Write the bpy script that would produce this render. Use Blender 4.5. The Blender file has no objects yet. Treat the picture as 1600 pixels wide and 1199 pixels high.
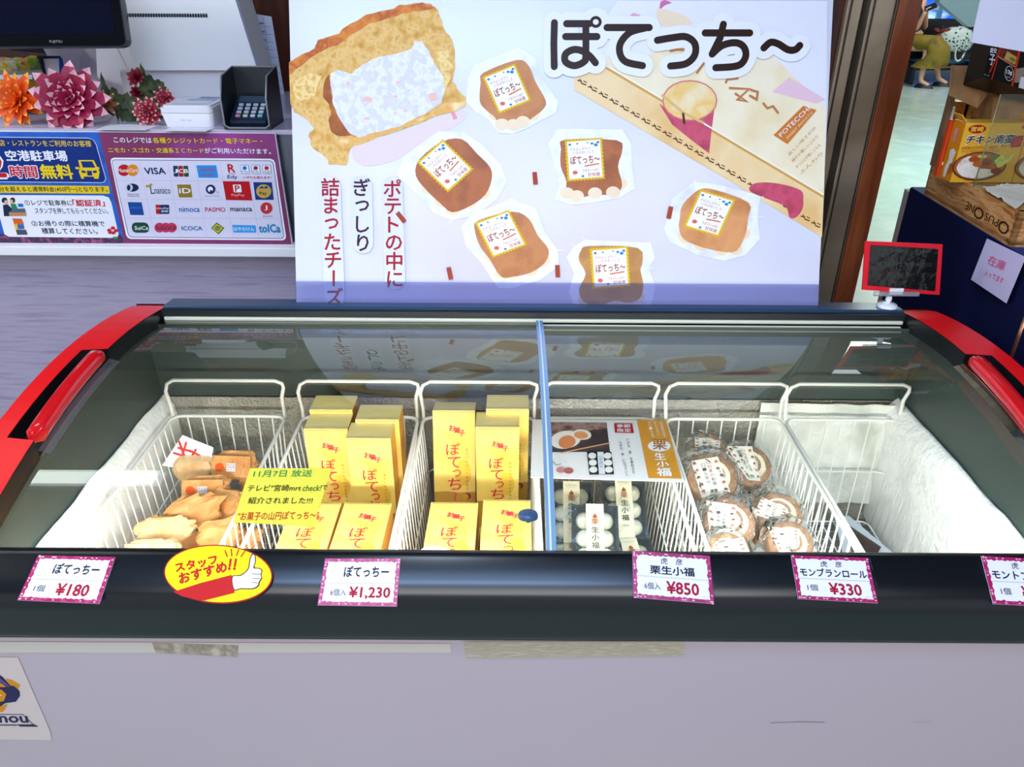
import bpy, bmesh, math, random
from mathutils import Vector, Matrix, Euler, noise as mnoise
random.seed(7)
C = bpy.context.collection
S = bpy.context.scene
V = Vector
PI = math.pi
def R(a): return math.radians(a)

# ------------------------------------------------------------------ camera
H = 1.51
F = 1200.0
PITCH, ROLL = 28.5, 0.35
cd = bpy.data.cameras.new('camera'); cam = bpy.data.objects.new('camera', cd); C.objects.link(cam)
cd.sensor_width = 36; cd.lens = F/1600*36; cd.clip_start = .02; cd.clip_end = 100
CR = Matrix.Rotation(R(90-PITCH), 3, 'X') @ Matrix.Rotation(R(ROLL), 3, 'Z')
cam.matrix_world = Matrix.Translation((0, 0, H)) @ CR.to_4x4()
S.camera = cam
CO = V((0, 0, H))

# ------------------------------------------------------------------ world, exposure
w = bpy.data.worlds.new('world'); S.world = w; w.use_nodes = True
bg = w.node_tree.nodes['Background']
bg.inputs[0].default_value = (.80, .86, 1.0, 1); bg.inputs[1].default_value = .55
S.view_settings.view_transform = 'Standard'; S.view_settings.look = 'None'
S.view_settings.exposure = 0.42; S.view_settings.gamma = 1; S.view_settings.use_curve_mapping = False

def light(name, loc, size, power, col, aim=(0, 0, -1), sy=None, shape='RECTANGLE', spread=180):
    ld = bpy.data.lights.new(name, 'AREA'); ld.energy = power; ld.color = col; ld.shape = shape
    ld.size = size; ld.size_y = sy or size; ld.spread = R(spread)
    o = bpy.data.objects.new(name, ld); C.objects.link(o); o.location = loc
    o.rotation_euler = V(aim).to_track_quat('-Z', 'Y').to_euler(); return o
light('ceiling_panel_light', (0, -1.2, 2.62), 2.4, 26, (1, .97, .97), sy=1.2)
light('ceiling_panel_light', (-.25, .12, 2.62), 1.3, 13, (.50, .70, 1), sy=.4)
light('ceiling_panel_light', (-3.1, .9, 2.62), 1.0, 38, (.95, .97, 1), sy=.8)  # added panel out of view, brightens the register
light('ceiling_panel_light', (-1.72, 1.68, 2.62), .7, 1.6, (.85, 1, .88), sy=.14)
light('ceiling_downlight', (-.27, 1.02, 2.6), .13, 3.5, (.70, .82, 1), shape='DISK')
light('added_freezer_light', (.041, .785, .815), 1.36, 6.5, (1, .98, .93), aim=(0, .5, -.6), sy=.02)  # added light under the front rail, brightens the freezer interior
light('hall_light', (3.6, 6.5, 2.62), 3.0, 150, (.85, 1, .93), sy=3)
light('hall_light', (6.0, 10.5, 2.62), 2.0, 60, (1, .97, .93), sy=2)

# ------------------------------------------------------------------ rays: a photo pixel to a point of a known surface
def ray(x, y):
    return (CR @ V(((x-800)/F, -(y-599.5)/F, -1))).normalized()
def hit(x, y, p, n):
    r = ray(x, y); return CO + r * ((V(p)-CO).dot(V(n)) / r.dot(V(n)))
def atz(x, y, z): return hit(x, y, (0, 0, z), (0, 0, 1))
def aty(x, y, Y): return hit(x, y, (0, Y, 0), (0, 1, 0))

# ------------------------------------------------------------------ materials
def lin(h):
    if not isinstance(h, str): return tuple(h)
    h = h.lstrip('#'); r = []
    for i in (0, 2, 4):
        c = int(h[i:i+2], 16)/255; r.append(c/12.92 if c < .04045 else ((c+.055)/1.055)**2.4)
    return tuple(r)
_M = {}
def mat(key, col='808080', rough=.5, metal=0, spec=.5, var=None, vs=20, bump=0, bs=60, emit=0, coat=0, stretch=None, detail=4):
    if key in _M: return _M[key]
    m = bpy.data.materials.new(key); m.use_nodes = True; nt = m.node_tree; b = nt.nodes['Principled BSDF']
    c = lin(col)
    b.inputs['Base Color'].default_value = (*c, 1); b.inputs['Roughness'].default_value = rough
    b.inputs['Metallic'].default_value = metal; b.inputs['Specular IOR Level'].default_value = spec
    b.inputs['Coat Weight'].default_value = coat
    if emit: b.inputs['Emission Color'].default_value = (*c, 1); b.inputs['Emission Strength'].default_value = emit
    tc = mp = None
    if var or bump:
        tc = nt.nodes.new('ShaderNodeTexCoord'); mp = nt.nodes.new('ShaderNodeMapping')
        nt.links.new(tc.outputs['Object'], mp.inputs[0])
        if stretch: mp.inputs['Scale'].default_value = stretch
    if var:
        n = nt.nodes.new('ShaderNodeTexNoise'); n.inputs['Scale'].default_value = vs; n.inputs['Detail'].default_value = detail
        nt.links.new(mp.outputs[0], n.inputs['Vector'])
        r = nt.nodes.new('ShaderNodeValToRGB'); cs = [col]+list(var) if isinstance(var, (list, tuple)) else [col, var]
        while len(r.color_ramp.elements) < len(cs): r.color_ramp.elements.new(.5)
        for i, cc in enumerate(cs):
            r.color_ramp.elements[i].position = .3+.4*i/(len(cs)-1); r.color_ramp.elements[i].color = (*lin(cc), 1)
        nt.links.new(n.outputs[0], r.inputs[0]); nt.links.new(r.outputs[0], b.inputs['Base Color'])
    if bump:
        n = nt.nodes.new('ShaderNodeTexNoise'); n.inputs['Scale'].default_value = bs; n.inputs['Detail'].default_value = 3
        nt.links.new(mp.outputs[0], n.inputs['Vector'])
        u = nt.nodes.new('ShaderNodeBump'); u.inputs['Strength'].default_value = bump; u.inputs['Distance'].default_value = .01
        nt.links.new(n.outputs[0], u.inputs['Height']); nt.links.new(u.outputs[0], b.inputs['Normal'])
    _M[key] = m; return m
def clear(key, tint='FFFFFF', body=0.0, bodycol='FFFFFF', rough=.02, ior=1.45, bump=0, bs=40):
    """thin clear sheet: passes light straight through, mirrors by Fresnel, optionally a little milky"""
    if key in _M: return _M[key]
    m = bpy.data.materials.new(key); m.use_nodes = True; nt = m.node_tree; nt.nodes.clear()
    o = nt.nodes.new('ShaderNodeOutputMaterial'); t = nt.nodes.new('ShaderNodeBsdfTransparent'); g = nt.nodes.new('ShaderNodeBsdfGlossy')
    t.inputs[0].default_value = (*lin(tint), 1); g.inputs['Roughness'].default_value = rough
    fr = nt.nodes.new('ShaderNodeFresnel'); fr.inputs[0].default_value = ior
    mx = nt.nodes.new('ShaderNodeMixShader'); nt.links.new(fr.outputs[0], mx.inputs[0])
    last = t.outputs[0]
    if body:
        d = nt.nodes.new('ShaderNodeBsdfDiffuse'); d.inputs[0].default_value = (*lin(bodycol), 1)
        m2 = nt.nodes.new('ShaderNodeMixShader'); m2.inputs[0].default_value = body
        nt.links.new(t.outputs[0], m2.inputs[1]); nt.links.new(d.outputs[0], m2.inputs[2]); last = m2.outputs[0]
    nt.links.new(last, mx.inputs[1]); nt.links.new(g.outputs[0], mx.inputs[2]); nt.links.new(mx.outputs[0], o.inputs[0])
    if bump:
        tc = nt.nodes.new('ShaderNodeTexCoord'); n = nt.nodes.new('ShaderNodeTexNoise'); n.inputs['Scale'].default_value = bs
        u = nt.nodes.new('ShaderNodeBump'); u.inputs['Strength'].default_value = bump; u.inputs['Distance'].default_value = .01
        nt.links.new(tc.outputs['Object'], n.inputs['Vector']); nt.links.new(n.outputs[0], u.inputs['Height'])
        nt.links.new(u.outputs[0], g.inputs['Normal']); nt.links.new(u.outputs[0], fr.inputs['Normal'])
    _M[key] = m; return m
def ink(h, rough=.55): return mat('ink_'+str(h), h, rough, spec=.2)

# ------------------------------------------------------------------ mesh builder
class MB:
    def __init__(s): s.v = []; s.f = []; s.fm = []; s.m = []; s.sm = []
    def mi(s, m):
        if m not in s.m: s.m.append(m)
        return s.m.index(m)
    def add(s, vs, fs, m, smooth=False):
        b = len(s.v); s.v += [V(p) for p in vs]; i = s.mi(m)
        for f in fs: s.f.append([b+k for k in f]); s.fm.append(i); s.sm.append(smooth)
        return s
    def poly(s, pts, m): return s.add(pts, [range(len(pts))], m)
    def box(s, c, d, m, rot=None, bev=0):
        bm = bmesh.new(); bmesh.ops.create_cube(bm, size=1)
        for v in bm.verts: v.co = V((v.co.x*d[0], v.co.y*d[1], v.co.z*d[2]))
        if bev: bmesh.ops.bevel(bm, geom=bm.edges[:], offset=bev, segments=2, affect='EDGES', profile=.6)
        M = Matrix.Translation(c) @ ((rot if isinstance(rot, Matrix) else Euler(rot).to_matrix()).to_4x4() if rot is not None else Matrix())
        bm.verts.ensure_lookup_table()
        s.add([M @ v.co for v in bm.verts], [[v.index for v in f.verts] for f in bm.faces], m); bm.free(); return s
    def hexa(s, b, t, m):
        """prism between bottom loop b and top loop t"""
        n = len(b); return s.add(list(b)+list(t), [list(range(n))[::-1], list(range(n, 2*n))]+[[i, (i+1) % n, n+(i+1) % n, n+i] for i in range(n)], m)
    def tube(s, pts, r, m, n=8, closed=False, caps=True):
        pts = [V(p) for p in pts]; N = len(pts); rr = r if isinstance(r, (list, tuple)) else [r]*N
        tan = []
        for i in range(N):
            a = pts[(i-1) % N] if (closed or i > 0) else pts[i]; b = pts[(i+1) % N] if (closed or i < N-1) else pts[i]
            tan.append((b-a).normalized())
        up = V((0, 0, 1)) if abs(tan[0].z) < .9 else V((0, 1, 0)); u = tan[0].cross(up).normalized(); vs = []
        for i in range(N):
            u = (u - tan[i]*u.dot(tan[i])).normalized(); w_ = tan[i].cross(u)
            for k in range(n):
                a = 2*PI*k/n; vs.append(pts[i]+(u*math.cos(a)+w_*math.sin(a))*rr[i])
        fs = []
        for i in range(N if closed else N-1):
            j = (i+1) % N
            for k in range(n): fs.append([i*n+k, i*n+(k+1) % n, j*n+(k+1) % n, j*n+k])
        if caps and not closed: fs += [list(range(n))[::-1], [(N-1)*n+k for k in range(n)]]
        return s.add(vs, fs, m, True)
    def lathe(s, prof, m, M=None, n=24):
        M = M or Matrix(); vs = []; fs = []; L = len(prof)
        for k in range(n):
            a = 2*PI*k/n
            for r, z in prof: vs.append(M @ V((r*math.cos(a), r*math.sin(a), z)))
        for k in range(n):
            for i in range(L-1): fs.append([k*L+i, ((k+1) % n)*L+i, ((k+1) % n)*L+i+1, k*L+i+1])
        return s.add(vs, fs, m, True)
    def sheet(s, fn, nu, nv, m, smooth=True):
        vs = [fn(i/nu, j/nv) for j in range(nv+1) for i in range(nu+1)]
        return s.add(vs, [[j*(nu+1)+i, j*(nu+1)+i+1, (j+1)*(nu+1)+i+1, (j+1)*(nu+1)+i] for j in range(nv) for i in range(nu)], m, smooth)
    def build(s, name, parent=None, weld=False):
        me = bpy.data.meshes.new(name); me.from_pydata([tuple(p) for p in s.v], [], s.f)
        for m in s.m: me.materials.append(m)
        me.polygons.foreach_set('material_index', s.fm); me.polygons.foreach_set('use_smooth', s.sm); me.update()
        o = bpy.data.objects.new(name, me); C.objects.link(o)
        if parent is not None:
            o.parent = parent; o.matrix_parent_inverse = Matrix.Translation(-V(parent.get('_base', (0, 0, 0))))
        return o
def tag(o, label=None, cat=None, group=None, kind=None):
    for k, v_ in (('label', label), ('category', cat), ('group', group), ('kind', kind)):
        if v_: o[k] = v_
    return o
def thing(name, label, cat, loc=(0, 0, 0), group=None):
    o = bpy.data.objects.new(name, None); C.objects.link(o); o.location = loc; o.empty_display_size = .02; o['_base'] = list(loc)
    return tag(o, label, cat, group)
def solo(mb, name, label, cat, group=None): return tag(mb.build(name), label, cat, group)
def struct(mb, name, label=None): return tag(mb.build(name), label, None, None, 'structure')
def dup(o, parent=None):
    c = o.copy(); C.objects.link(c)
    if parent is not None: c.parent = parent
    for ch in list(o.children): dup(ch, c)
    return c

# ------------------------------------------------------------------ flat print on a plane
class Plane:
    def __init__(s, o, ux, uy): s.o = V(o); s.ux = V(ux).normalized(); n = s.ux.cross(V(uy)).normalized(); s.uy = n.cross(s.ux); s.n = n
    def px(s, x, y):
        d = hit(x, y, s.o, s.n)-s.o; return (d.dot(s.ux), d.dot(s.uy))
    def pt(s, u, v, h=0): return s.o + s.ux*u + s.uy*v + s.n*h
def smoothpath(p, k=6, closed=False):
    p = [V((a[0], a[1], 0)) for a in p]; n = len(p); out = []
    for i in range(n if closed else n-1):
        g = lambda j: p[j % n] if closed else p[max(0, min(n-1, j))]
        a, b, c, d = g(i-1), g(i), g(i+1), g(i+2)
        for t in range(k):
            t /= k; q = .5*((2*b)+(c-a)*t+(2*a-5*b+4*c-d)*t*t+(3*b-a-3*c+d)*t**3); out.append((q.x, q.y))
    if not closed: out.append((p[-1].x, p[-1].y))
    return out
_T = {}
def glyphs(s, bold=0):
    bold = 0
    if (s, bold) in _T: return _T[(s, bold)]
    cu = bpy.data.curves.new('t', 'FONT'); cu.body = s; cu.resolution_u = 2; cu.fill_mode = 'FRONT'; cu.offset = 0
    ob = bpy.data.objects.new('t', cu); C.objects.link(ob)
    me = bpy.data.meshes.new_from_object(ob.evaluated_get(bpy.context.evaluated_depsgraph_get()))
    vs = [(v.co.x, v.co.y) for v in me.vertices]; fs = [list(p.vertices) for p in me.polygons]
    bpy.data.objects.remove(ob); bpy.data.curves.remove(cu); bpy.data.meshes.remove(me)
    x0 = min(v[0] for v in vs); x1 = max(v[0] for v in vs); y0 = min(v[1] for v in vs); y1 = max(v[1] for v in vs)
    _T[(s, bold)] = (vs, fs, x0, x1, y0, y1); return _T[(s, bold)]
class Print:
    """flat ink laid on a plane; T maps the drawing's own coordinates to the plane's metres"""
    def __init__(s, pl, T=None, step=.00025, base=.0004): s.pl = pl; s.T = T or (lambda x, y: (x, y)); s.mb = MB(); s.st = step; s.b = base; s.k = 0
    def hh(s, l): return s.b+l*s.st+s.k*2e-6
    def tick(s): s.k = (s.k+1) % 50
    def P(s, x, y, l): u, v = s.T(x, y); return s.pl.pt(u, v, s.hh(l))
    def poly(s, pts, m, l=0, smooth=False, k=5):
        if smooth: pts = smoothpath(pts, k, True)
        s.tick(); s.mb.poly([s.P(x, y, l) for x, y in pts], m); return s
    def rect(s, x0, y0, x1, y1, m, l=0): return s.poly([(x0, y0), (x1, y0), (x1, y1), (x0, y1)], m, l)
    def ell(s, cx, cy, rx, ry, m, l=0, rot=0, n=20):
        c, q = math.cos(R(rot)), math.sin(R(rot))
        return s.poly([(cx+rx*math.cos(a)*c-ry*math.sin(a)*q, cy+rx*math.cos(a)*q+ry*math.sin(a)*c) for a in [2*PI*i/n for i in range(n)]], m, l)
    def stroke(s, pts, wd, m, l=0, smooth=False, closed=False):
        if smooth: pts = smoothpath(pts, 6, closed)
        a = s.T(*pts[0]); b = s.T(pts[0][0]+1, pts[0][1]); sc = math.hypot(b[0]-a[0], b[1]-a[1]); h = wd*sc/2
        q = [V((*s.T(x, y), 0)) for x, y in pts]; s.tick(); n = len(q); vs = []
        q = [p for i, p in enumerate(q) if i == 0 or (p-q[i-1]).length > 1e-6]; n = len(q)
        if n == 1: q.append(q[0]+V((h*.1, 0, 0))); n = 2
        dirs = [(q[(i+1) % n]-q[i]).normalized() for i in range(n if closed else n-1)]
        for i in range(n):
            a_ = dirs[i-1] if (i > 0 or closed) else dirs[0]; c_ = dirs[i] if i < len(dirs) else dirs[-1]
            t = (a_+c_); t = t.normalized() if t.length > .2 else a_; nn = V((-t.y, t.x, 0)); m_ = h/max(.5, nn.dot(V((-a_.y, a_.x, 0))))
            e = 3e-5*i/n
            vs += [s.pl.pt(*(q[i]+nn*m_).xy, s.hh(l)+e), s.pl.pt(*(q[i]-nn*m_).xy, s.hh(l)+e)]
        s.mb.add(vs, [[2*i, 2*i+1, 2*((i+1) % n)+1, 2*((i+1) % n)] for i in range(n if closed else n-1)], m)
        if not closed:
            for p, d, e in ((q[0], -dirs[0], 0), (q[-1], dirs[-1], 3e-5*(n-1)/n)):
                nn = V((-d.y, d.x, 0)); s.mb.poly([s.pl.pt(*(p+nn*h*math.cos(a_)+d*h*math.sin(a_)).xy, s.hh(l)+e) for a_ in [PI*k/8 for k in range(9)]], m)
        return s
    def line(s, pts, wd, m, l=0, closed=False):
        a = s.T(*pts[0]); b = s.T(pts[0][0]+1, pts[0][1]); h = wd*math.hypot(b[0]-a[0], b[1]-a[1])/2
        q = [V((*s.T(x, y), 0)) for x, y in pts]
        if closed: q.append(q[0])
        for i in range(len(q)-1):
            d = q[i+1]-q[i]; s.tick()
            if d.length < 1e-7: continue
            e = d.normalized()*h; n = V((-e.y, e.x, 0))
            s.mb.poly([s.pl.pt(p.x, p.y, s.hh(l)) for p in (q[i]+n-e, q[i]-n-e, q[i+1]-n+e, q[i+1]+n+e)], m)
        return s
    def text(s, t, bl, br, tl, m, l=1, bold=0):
        vs, fs, x0, x1, y0, y1 = glyphs(t); bb = bold*.8
        for dx, dy in (((0, 0),) if not bold else ((bb, 0), (-bb, 0), (0, bb), (0, -bb), (bb*.7, bb*.7), (-bb*.7, -bb*.7))):
            vv = []; s.tick()
            for x, y in vs:
                a = (x+dx-x0)/(x1-x0+1e-9); b = (y+dy-y0)/(y1-y0+1e-9)
                vv.append(s.P(bl[0]+(br[0]-bl[0])*a+(tl[0]-bl[0])*b, bl[1]+(br[1]-bl[1])*a+(tl[1]-bl[1])*b, l))
            s.mb.add(vv, fs, m)
        return s
    def txt(s, t, x, y, h, m, l=1, bold=0, w=None, ang=0, dn=-1):
        """text with lower left corner at x, y and cap height h; dn=-1 when the drawing's y grows downwards"""
        vs, fs, x0, x1, y0, y1 = glyphs(t, bold); W = w or h*(x1-x0)/max(.35, (y1-y0))
        c, q = math.cos(R(ang)), math.sin(R(ang))
        return s.text(t, (x, y), (x+W*c, y+W*q), (x-dn*q*h, y+dn*c*h), m, l, bold)
    def col(s, t, x, y, size, pitch, m, l=1, bold=0, dx=0, dn=-1):
        """vertical column of characters, centres start at x, y"""
        for i, ch in enumerate(t):
            if ch == ' ': continue
            vs, fs, x0, x1, y0, y1 = glyphs(ch, bold)
            wv, hv = (x1-x0)*size, (y1-y0)*size; cx = x+dx*i; cy = y-dn*pitch*i
            if ch in 'ー～〜':
                s.text(ch, (cx-hv/2, cy+dn*wv/2), (cx-hv/2, cy-dn*wv/2), (cx+hv/2, cy+dn*wv/2), m, l, bold)
            else: s.text(ch, (cx-wv/2, cy-dn*hv/2), (cx+wv/2, cy-dn*hv/2), (cx-wv/2, cy+dn*hv/2), m, l, bold)
        return s
    def build(s, name, parent, label=None): return tag(s.mb.build(name, parent), label)

# ================================================================== THE ROOM
XC = .041
fl = MB(); fl.box((2, 6, -.03), (16, 18, .06), mat('hall_floor', 'AFC2B6', .22, spec=.4, var=['A3B8AC', 'BACABE'], vs=2.5)); struct(fl, 'floor')
ce = MB(); ce.box((2, 6, 2.75), (16, 18, .1), mat('ceiling', '6F7674', .8)); struct(ce, 'ceiling')
for i, (x, y, lx, ly) in enumerate([(0, -1.2, 2.4, 1.2), (-.25, .12, 1.3, .4), (-3.1, .9, 1.0, .8), (-1.72, 1.68, .7, .14), (1.9, 4.2, 1.2, .2), (3.6, 6.5, 1.4, .3), (5.5, 9.5, 1.4, .3)]):
    f = MB(); f.box((x, y, 2.685), (lx+.06, ly+.06, .02), mat('fixture', 'D8DADA', .4))
    t = thing('ceiling_light', ['largest ceiling light panel, above the shopper', 'ceiling light panel above the freezer front', 'added ceiling light panel farthest to the left, brightens the register', 'slim ceiling lamp left above the gap behind the freezer', 'slim ceiling lamp beyond the pillar', 'hall ceiling lamp nearest the pillar', 'hall ceiling lamp above the bench'][i], 'ceiling light', (x, y, 2.7)); f.build('housing', t)
    d = MB(); d.box((x, y, 2.67), (lx, ly, .012), mat('lamp_glow_blue', '8FB8FF', emit=6) if i == 1 else mat('lamp_glow', 'F4F8FF', emit=2.2)); d.build('diffuser', t)
wood = mat('wood_wall', '4A2012', .35, var=['3A170C', '5E2C18'], vs=3, stretch=(9, 9, .7))
woodR = mat('wood_trim', '94492A', .3, var=['7A381C', 'A85C34'], vs=3, stretch=(9, 9, .7))
steel = mat('brushed_steel', 'C2AE94', .3, metal=.45, var=['A8947A', 'D2C0A8'], vs=2, stretch=(1, 1, 2))
bw = MB(); bw.box((-1.0, 2.95, 1.35), (4.2, .1, 2.7), wood); struct(bw, 'wall_back')
# pillar: wood panels with a steel shutter channel
PY = 1.95
def px_x(x, y, Y): return aty(x, y, Y).x
xs = [px_x(a, 0, PY) for a in (1240, 1326, 1349, 1362, 1405, 1441)]
pt_ = thing('pillar', 'dark reddish wooden pillar with a steel shutter channel beside the large board', 'pillar', (xs[2], PY+.2, 0)); tag(pt_, kind='structure')
for n_, a, b, m, y0 in (('wood_panel', xs[0], xs[1], wood, PY+.015), ('steel_channel', xs[1], xs[2], steel, PY), ('channel_gap', xs[2], xs[3], mat('gap', '050505', .6), PY+.05), ('steel_channel', xs[3], xs[4], steel, PY), ('wood_panel', xs[4], xs[5], woodR, PY-.005)):
    m_ = MB(); m_.box(((a+b)/2, (y0+2.5)/2, 1.35), (b-a, 2.5-y0, 2.7), m, bev=.002); m_.build(n_, pt_)
st = MB()
for xx in (xs[1]+.008, xs[3]+.008, xs[4]-.006): st.box((xx, PY-.002, 1.35), (.0025, .006, 2.69), mat('seam', '3B2C22', .5))
st.build('channel_lip', pt_)
# hall end: window wall
hw = MB(); dk = mat('hall_dark', '0A0E12', .4)
hw.box((4.5, 14.1, .22), (11, .1, .44), dk); hw.box((4.5, 14.1, 2.2), (11, .1, 1.1), dk); hw.box((1.2, 14.1, 1.1), (4.4, .1, 1.4), dk); struct(hw, 'wall_hall')
wn = MB(); wm = mat('blue_glass', '2E7DE0', .15, var=['0B4FBF', 'BFE4FF'], vs=1.6, emit=0, stretch=(1, 1, 2.2)); wn.box((6.8, 14.12, 1.1), (7, .03, 1.4), wm); wo = struct(wn, 'window_1')
b_ = wm.node_tree.nodes['Principled BSDF']; rr_ = wm.node_tree.nodes['Color Ramp'] if 'Color Ramp' in wm.node_tree.nodes else [n for n in wm.node_tree.nodes if n.type == 'VALTORGB'][0]
wm.node_tree.links.new(rr_.outputs[0], b_.inputs['Emission Color']); b_.inputs['Emission Strength'].default_value = 1.1
for x in (5.4, 7.0, 8.6): m_ = MB(); m_.box((x, 14.05, 1.1), (.07, .06, 1.4), mat('frame_blue', '6FB4E0', .4)); m_.build('window_frame', wo)
m_ = MB(); m_.box((6.8, 14.05, .95), (7, .05, .06), mat('frame_white', 'E8F4FF', .4)); m_.build('window_frame', wo)
# sloped blue grey panel hanging over the hall
m_ = MB(); q = [aty(x, y, 10.2) for x, y in ((1466, -40), (1545, -40), (1524, 42), (1513, 42), (1468, 4))]
m_.hexa(q, [p+V((0, .12, 0)) for p in q], mat('soffit', '7F98A3', .5)); struct(m_, 'trim_1')

# ================================================================== CHEST FREEZER
def zc(Y): return .942-.45*(Y-1.17)**2
def zg(Y): return zc(Y)-.021
XL, XR = XC-.721, XC+.721
fz = thing('chest_freezer', 'long white chest freezer with red ends, black rim and curved sliding glass lids', 'freezer', (XC, 1.05, 0))
white = mat('freezer_white', 'BAA8B1', .25, spec=.4, coat=.2)
slate = mat('slate_rim', '080B11', .28, spec=.55)
slateD = mat('slate_dark', '11171C', .45)
red = mat('red_cap', 'F00C14', .35, spec=.5, bump=.05, bs=400)
redH = mat('red_handle', 'D8101A', .15, spec=.6, coat=.5)
# outer body as a shell with a thick wall, open above
B = MB()
for c, d in (((XC, .712, .42), (1.52, .03, .72)), ((XC, 1.385, .44), (1.52, .03, .86)), ((XL-.045, 1.05, .42), (.03, .70, .72)), ((XR+.045, 1.05, .42), (.03, .70, .72)), ((XC, 1.05, .075), (1.5, .66, .03))):
    B.box(c, d, white, bev=.004)
B.build('cabinet_body', fz)
B = MB()
for x in (XL+.05, XR-.05):
    for y in (.78, 1.32): B = MB(); B.lathe([(0, 0), (.025, 0), (.025, .06), (0, .06)], slateD, Matrix.Translation((x, y, 0)), 14); B.build('foot', fz)
# liner: pale frosted walls under a dark collar
frostw = mat('frosted_liner', 'E4E6DF', .55, var=['F4F6F2', 'C9CCC4'], vs=9, bump=.6, bs=45)
alu = mat('embossed_aluminium', 'B8B4AA', .3, metal=.3, bump=.7, bs=170, var=['ACA89E', 'C8C4BA'], vs=14)
collar = mat('collar', '3C4846', .4, spec=.4)
L = MB(); IX0, IX1, IY0, IY1 = XL-.022, XR+.018, .765, 1.345
L.poly([(IX0, IY0, .44), (IX1, IY0, .44), (IX1, IY1, .44), (IX0, IY1, .44)], mat('liner_floor', '8E8F8B', .6, var='6F716F', vs=8, bump=.4))
for a, b in (((IX0, IY0), (IX0, IY1)), ((IX1, IY1), (IX1, IY0)), ((IX1, IY0), (IX0, IY0))):
    L.poly([(a[0], a[1], .44), (b[0], b[1], .44), (b[0], b[1], .75), (a[0], a[1], .75)], frostw)
L.poly([(IX1, IY1, .44), (IX0, IY1, .44), (IX0, IY1, .745), (IX1, IY1, .745)], alu)
L.build('inner_liner', fz)
L = MB()
for (a, b) in (((IX0, IY0), (IX0, IY1)), ((IX0, IY1), (IX1, IY1)), ((IX1, IY1), (IX1, IY0)), ((IX1, IY0), (IX0, IY0))):
    N = 12; ca = V((*a, 0)); cb = V((*b, 0)); mid = V((XC, 1.05, 0))
    for i in range(N):
        p = ca.lerp(cb, i/N); q_ = ca.lerp(cb, (i+1)/N)
        po = p+(p-mid).normalized()*.006; qo = q_+(q_-mid).normalized()*.006
        L.poly([(p.x, p.y, .748), (q_.x, q_.y, .748), (qo.x, qo.y, zg(q_.y)-.004), (po.x, po.y, zg(p.y)-.004)], collar)
L.build('inner_collar', fz)
b = MB(); b.tube([(XL+.03, .772, .822), (XR-.03, .772, .822)], .006, mat('added_lamp_glow', 'FFFBEF', emit=6), 10); b.build('added_interior_lamp', fz)  # added glowing tube, unseen under the rail, brightens the baskets
# snow-like frost banked on the side walls and the back right corner
snow = mat('snow_frost', 'F8FAFC', .75, var=['FFFFFF', 'EEF2F5'], vs=25, bump=.35, bs=90)
def frost(x, sgn, thick, top):
    m = MB(); nz, ny = 14, 60
    def fn(u, v_):
        Y = IY0+.01+(IY1-IY0-.012)*u; z = .46+(top-.46)*v_
        n = mnoise.noise(V((Y*9, z*9, x*5)))*.005+mnoise.noise(V((Y*40, z*40, 3)))*.003
        t = thick*(.45+.55*math.sin(v_*PI*.55))+n
        if v_ > .93: t = thick*.3+n
        return (x+sgn*max(.002, t), Y, z+mnoise.noise(V((Y*14, 7, x)))*.005*(v_ > .85))
    m.sheet(fn, ny, nz, snow)
    m.sheet(lambda u, v_: (lambda a: (x+(a[0]-x)*(1-v_), a[1], a[2]+.004*math.sin(v_*PI)-.002*v_))(fn(u, 1)), ny, 3, snow)
    return m
tag(frost(IX0, 1, .020, .752).build('frost_bank', fz), kind='stuff'); tag(frost(IX1, -1, .026, .752).build('frost_bank', fz), kind='stuff')
m = MB(); m.sheet(lambda u, v_: (.50+.28*u, IY1-.004-(.010+.012*u)*(.5+.5*math.sin(v_*PI*.9))-.004*mnoise.noise(V((u*8, v_*8, 1))), .5+.245*v_), 30, 24, frostw)
tag(m.build('frost_bank', fz), kind='stuff')
# front rail: sloping black trim
prof = [(.752, .862), (.744, .8655), (.739, .8655), (.733, .8638), (.722, .859), (.712, .8538), (.704, .849), (.697, .843), (.693, .838), (.690, .832), (.688, .825), (.687, .815), (.687, .778), (.688, .772), (.70, .772), (.72, .79), (.752, .80)]
def extr(profile, x0, x1, m, nm, par, smooth=False):
    b = MB(); n = len(profile)
    b.add([(x0, y, z) for y, z in profile]+[(x1, y, z) for y, z in profile], [[i, (i+1) % n, n+(i+1) % n, n+i][::-1] for i in range(n)], m, smooth)
    b.add([(x0, y, z) for y, z in profile], [list(range(n))], m); b.add([(x1, y, z) for y, z in profile], [list(range(n))[::-1]], m)
    return b.build(nm, par)
prof = smoothpath(prof[:13], 5)+prof[13:]; extr(prof, XL-.07, XR+.07, slate, 'front_rail', fz, True)
extr([(1.382, .905), (1.382, .924), (1.386, .926), (1.432, .922), (1.436, .918), (1.436, .88), (1.39, .88)], XL+.0, XR, mat('slate_top', '24405C', .3, spec=.6), 'rear_rail', fz)
cream = mat('cream_strip', 'E9E6CF', .4)
extr([(1.381, .880), (1.381, .921), (1.372, .921), (1.372, .880)], XL, XR, slateD, 'rear_channel', fz)
extr([(1.3715, .903), (1.3715, .909), (1.367, .909), (1.367, .903)], XL+.005, XR-.005, cream, 'track_strip', fz)
extr([(1.368, .889), (1.368, .8985), (1.360, .8975), (1.360, .888)], XL+.008, XR-.008, cream, 'track_strip', fz)
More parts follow.
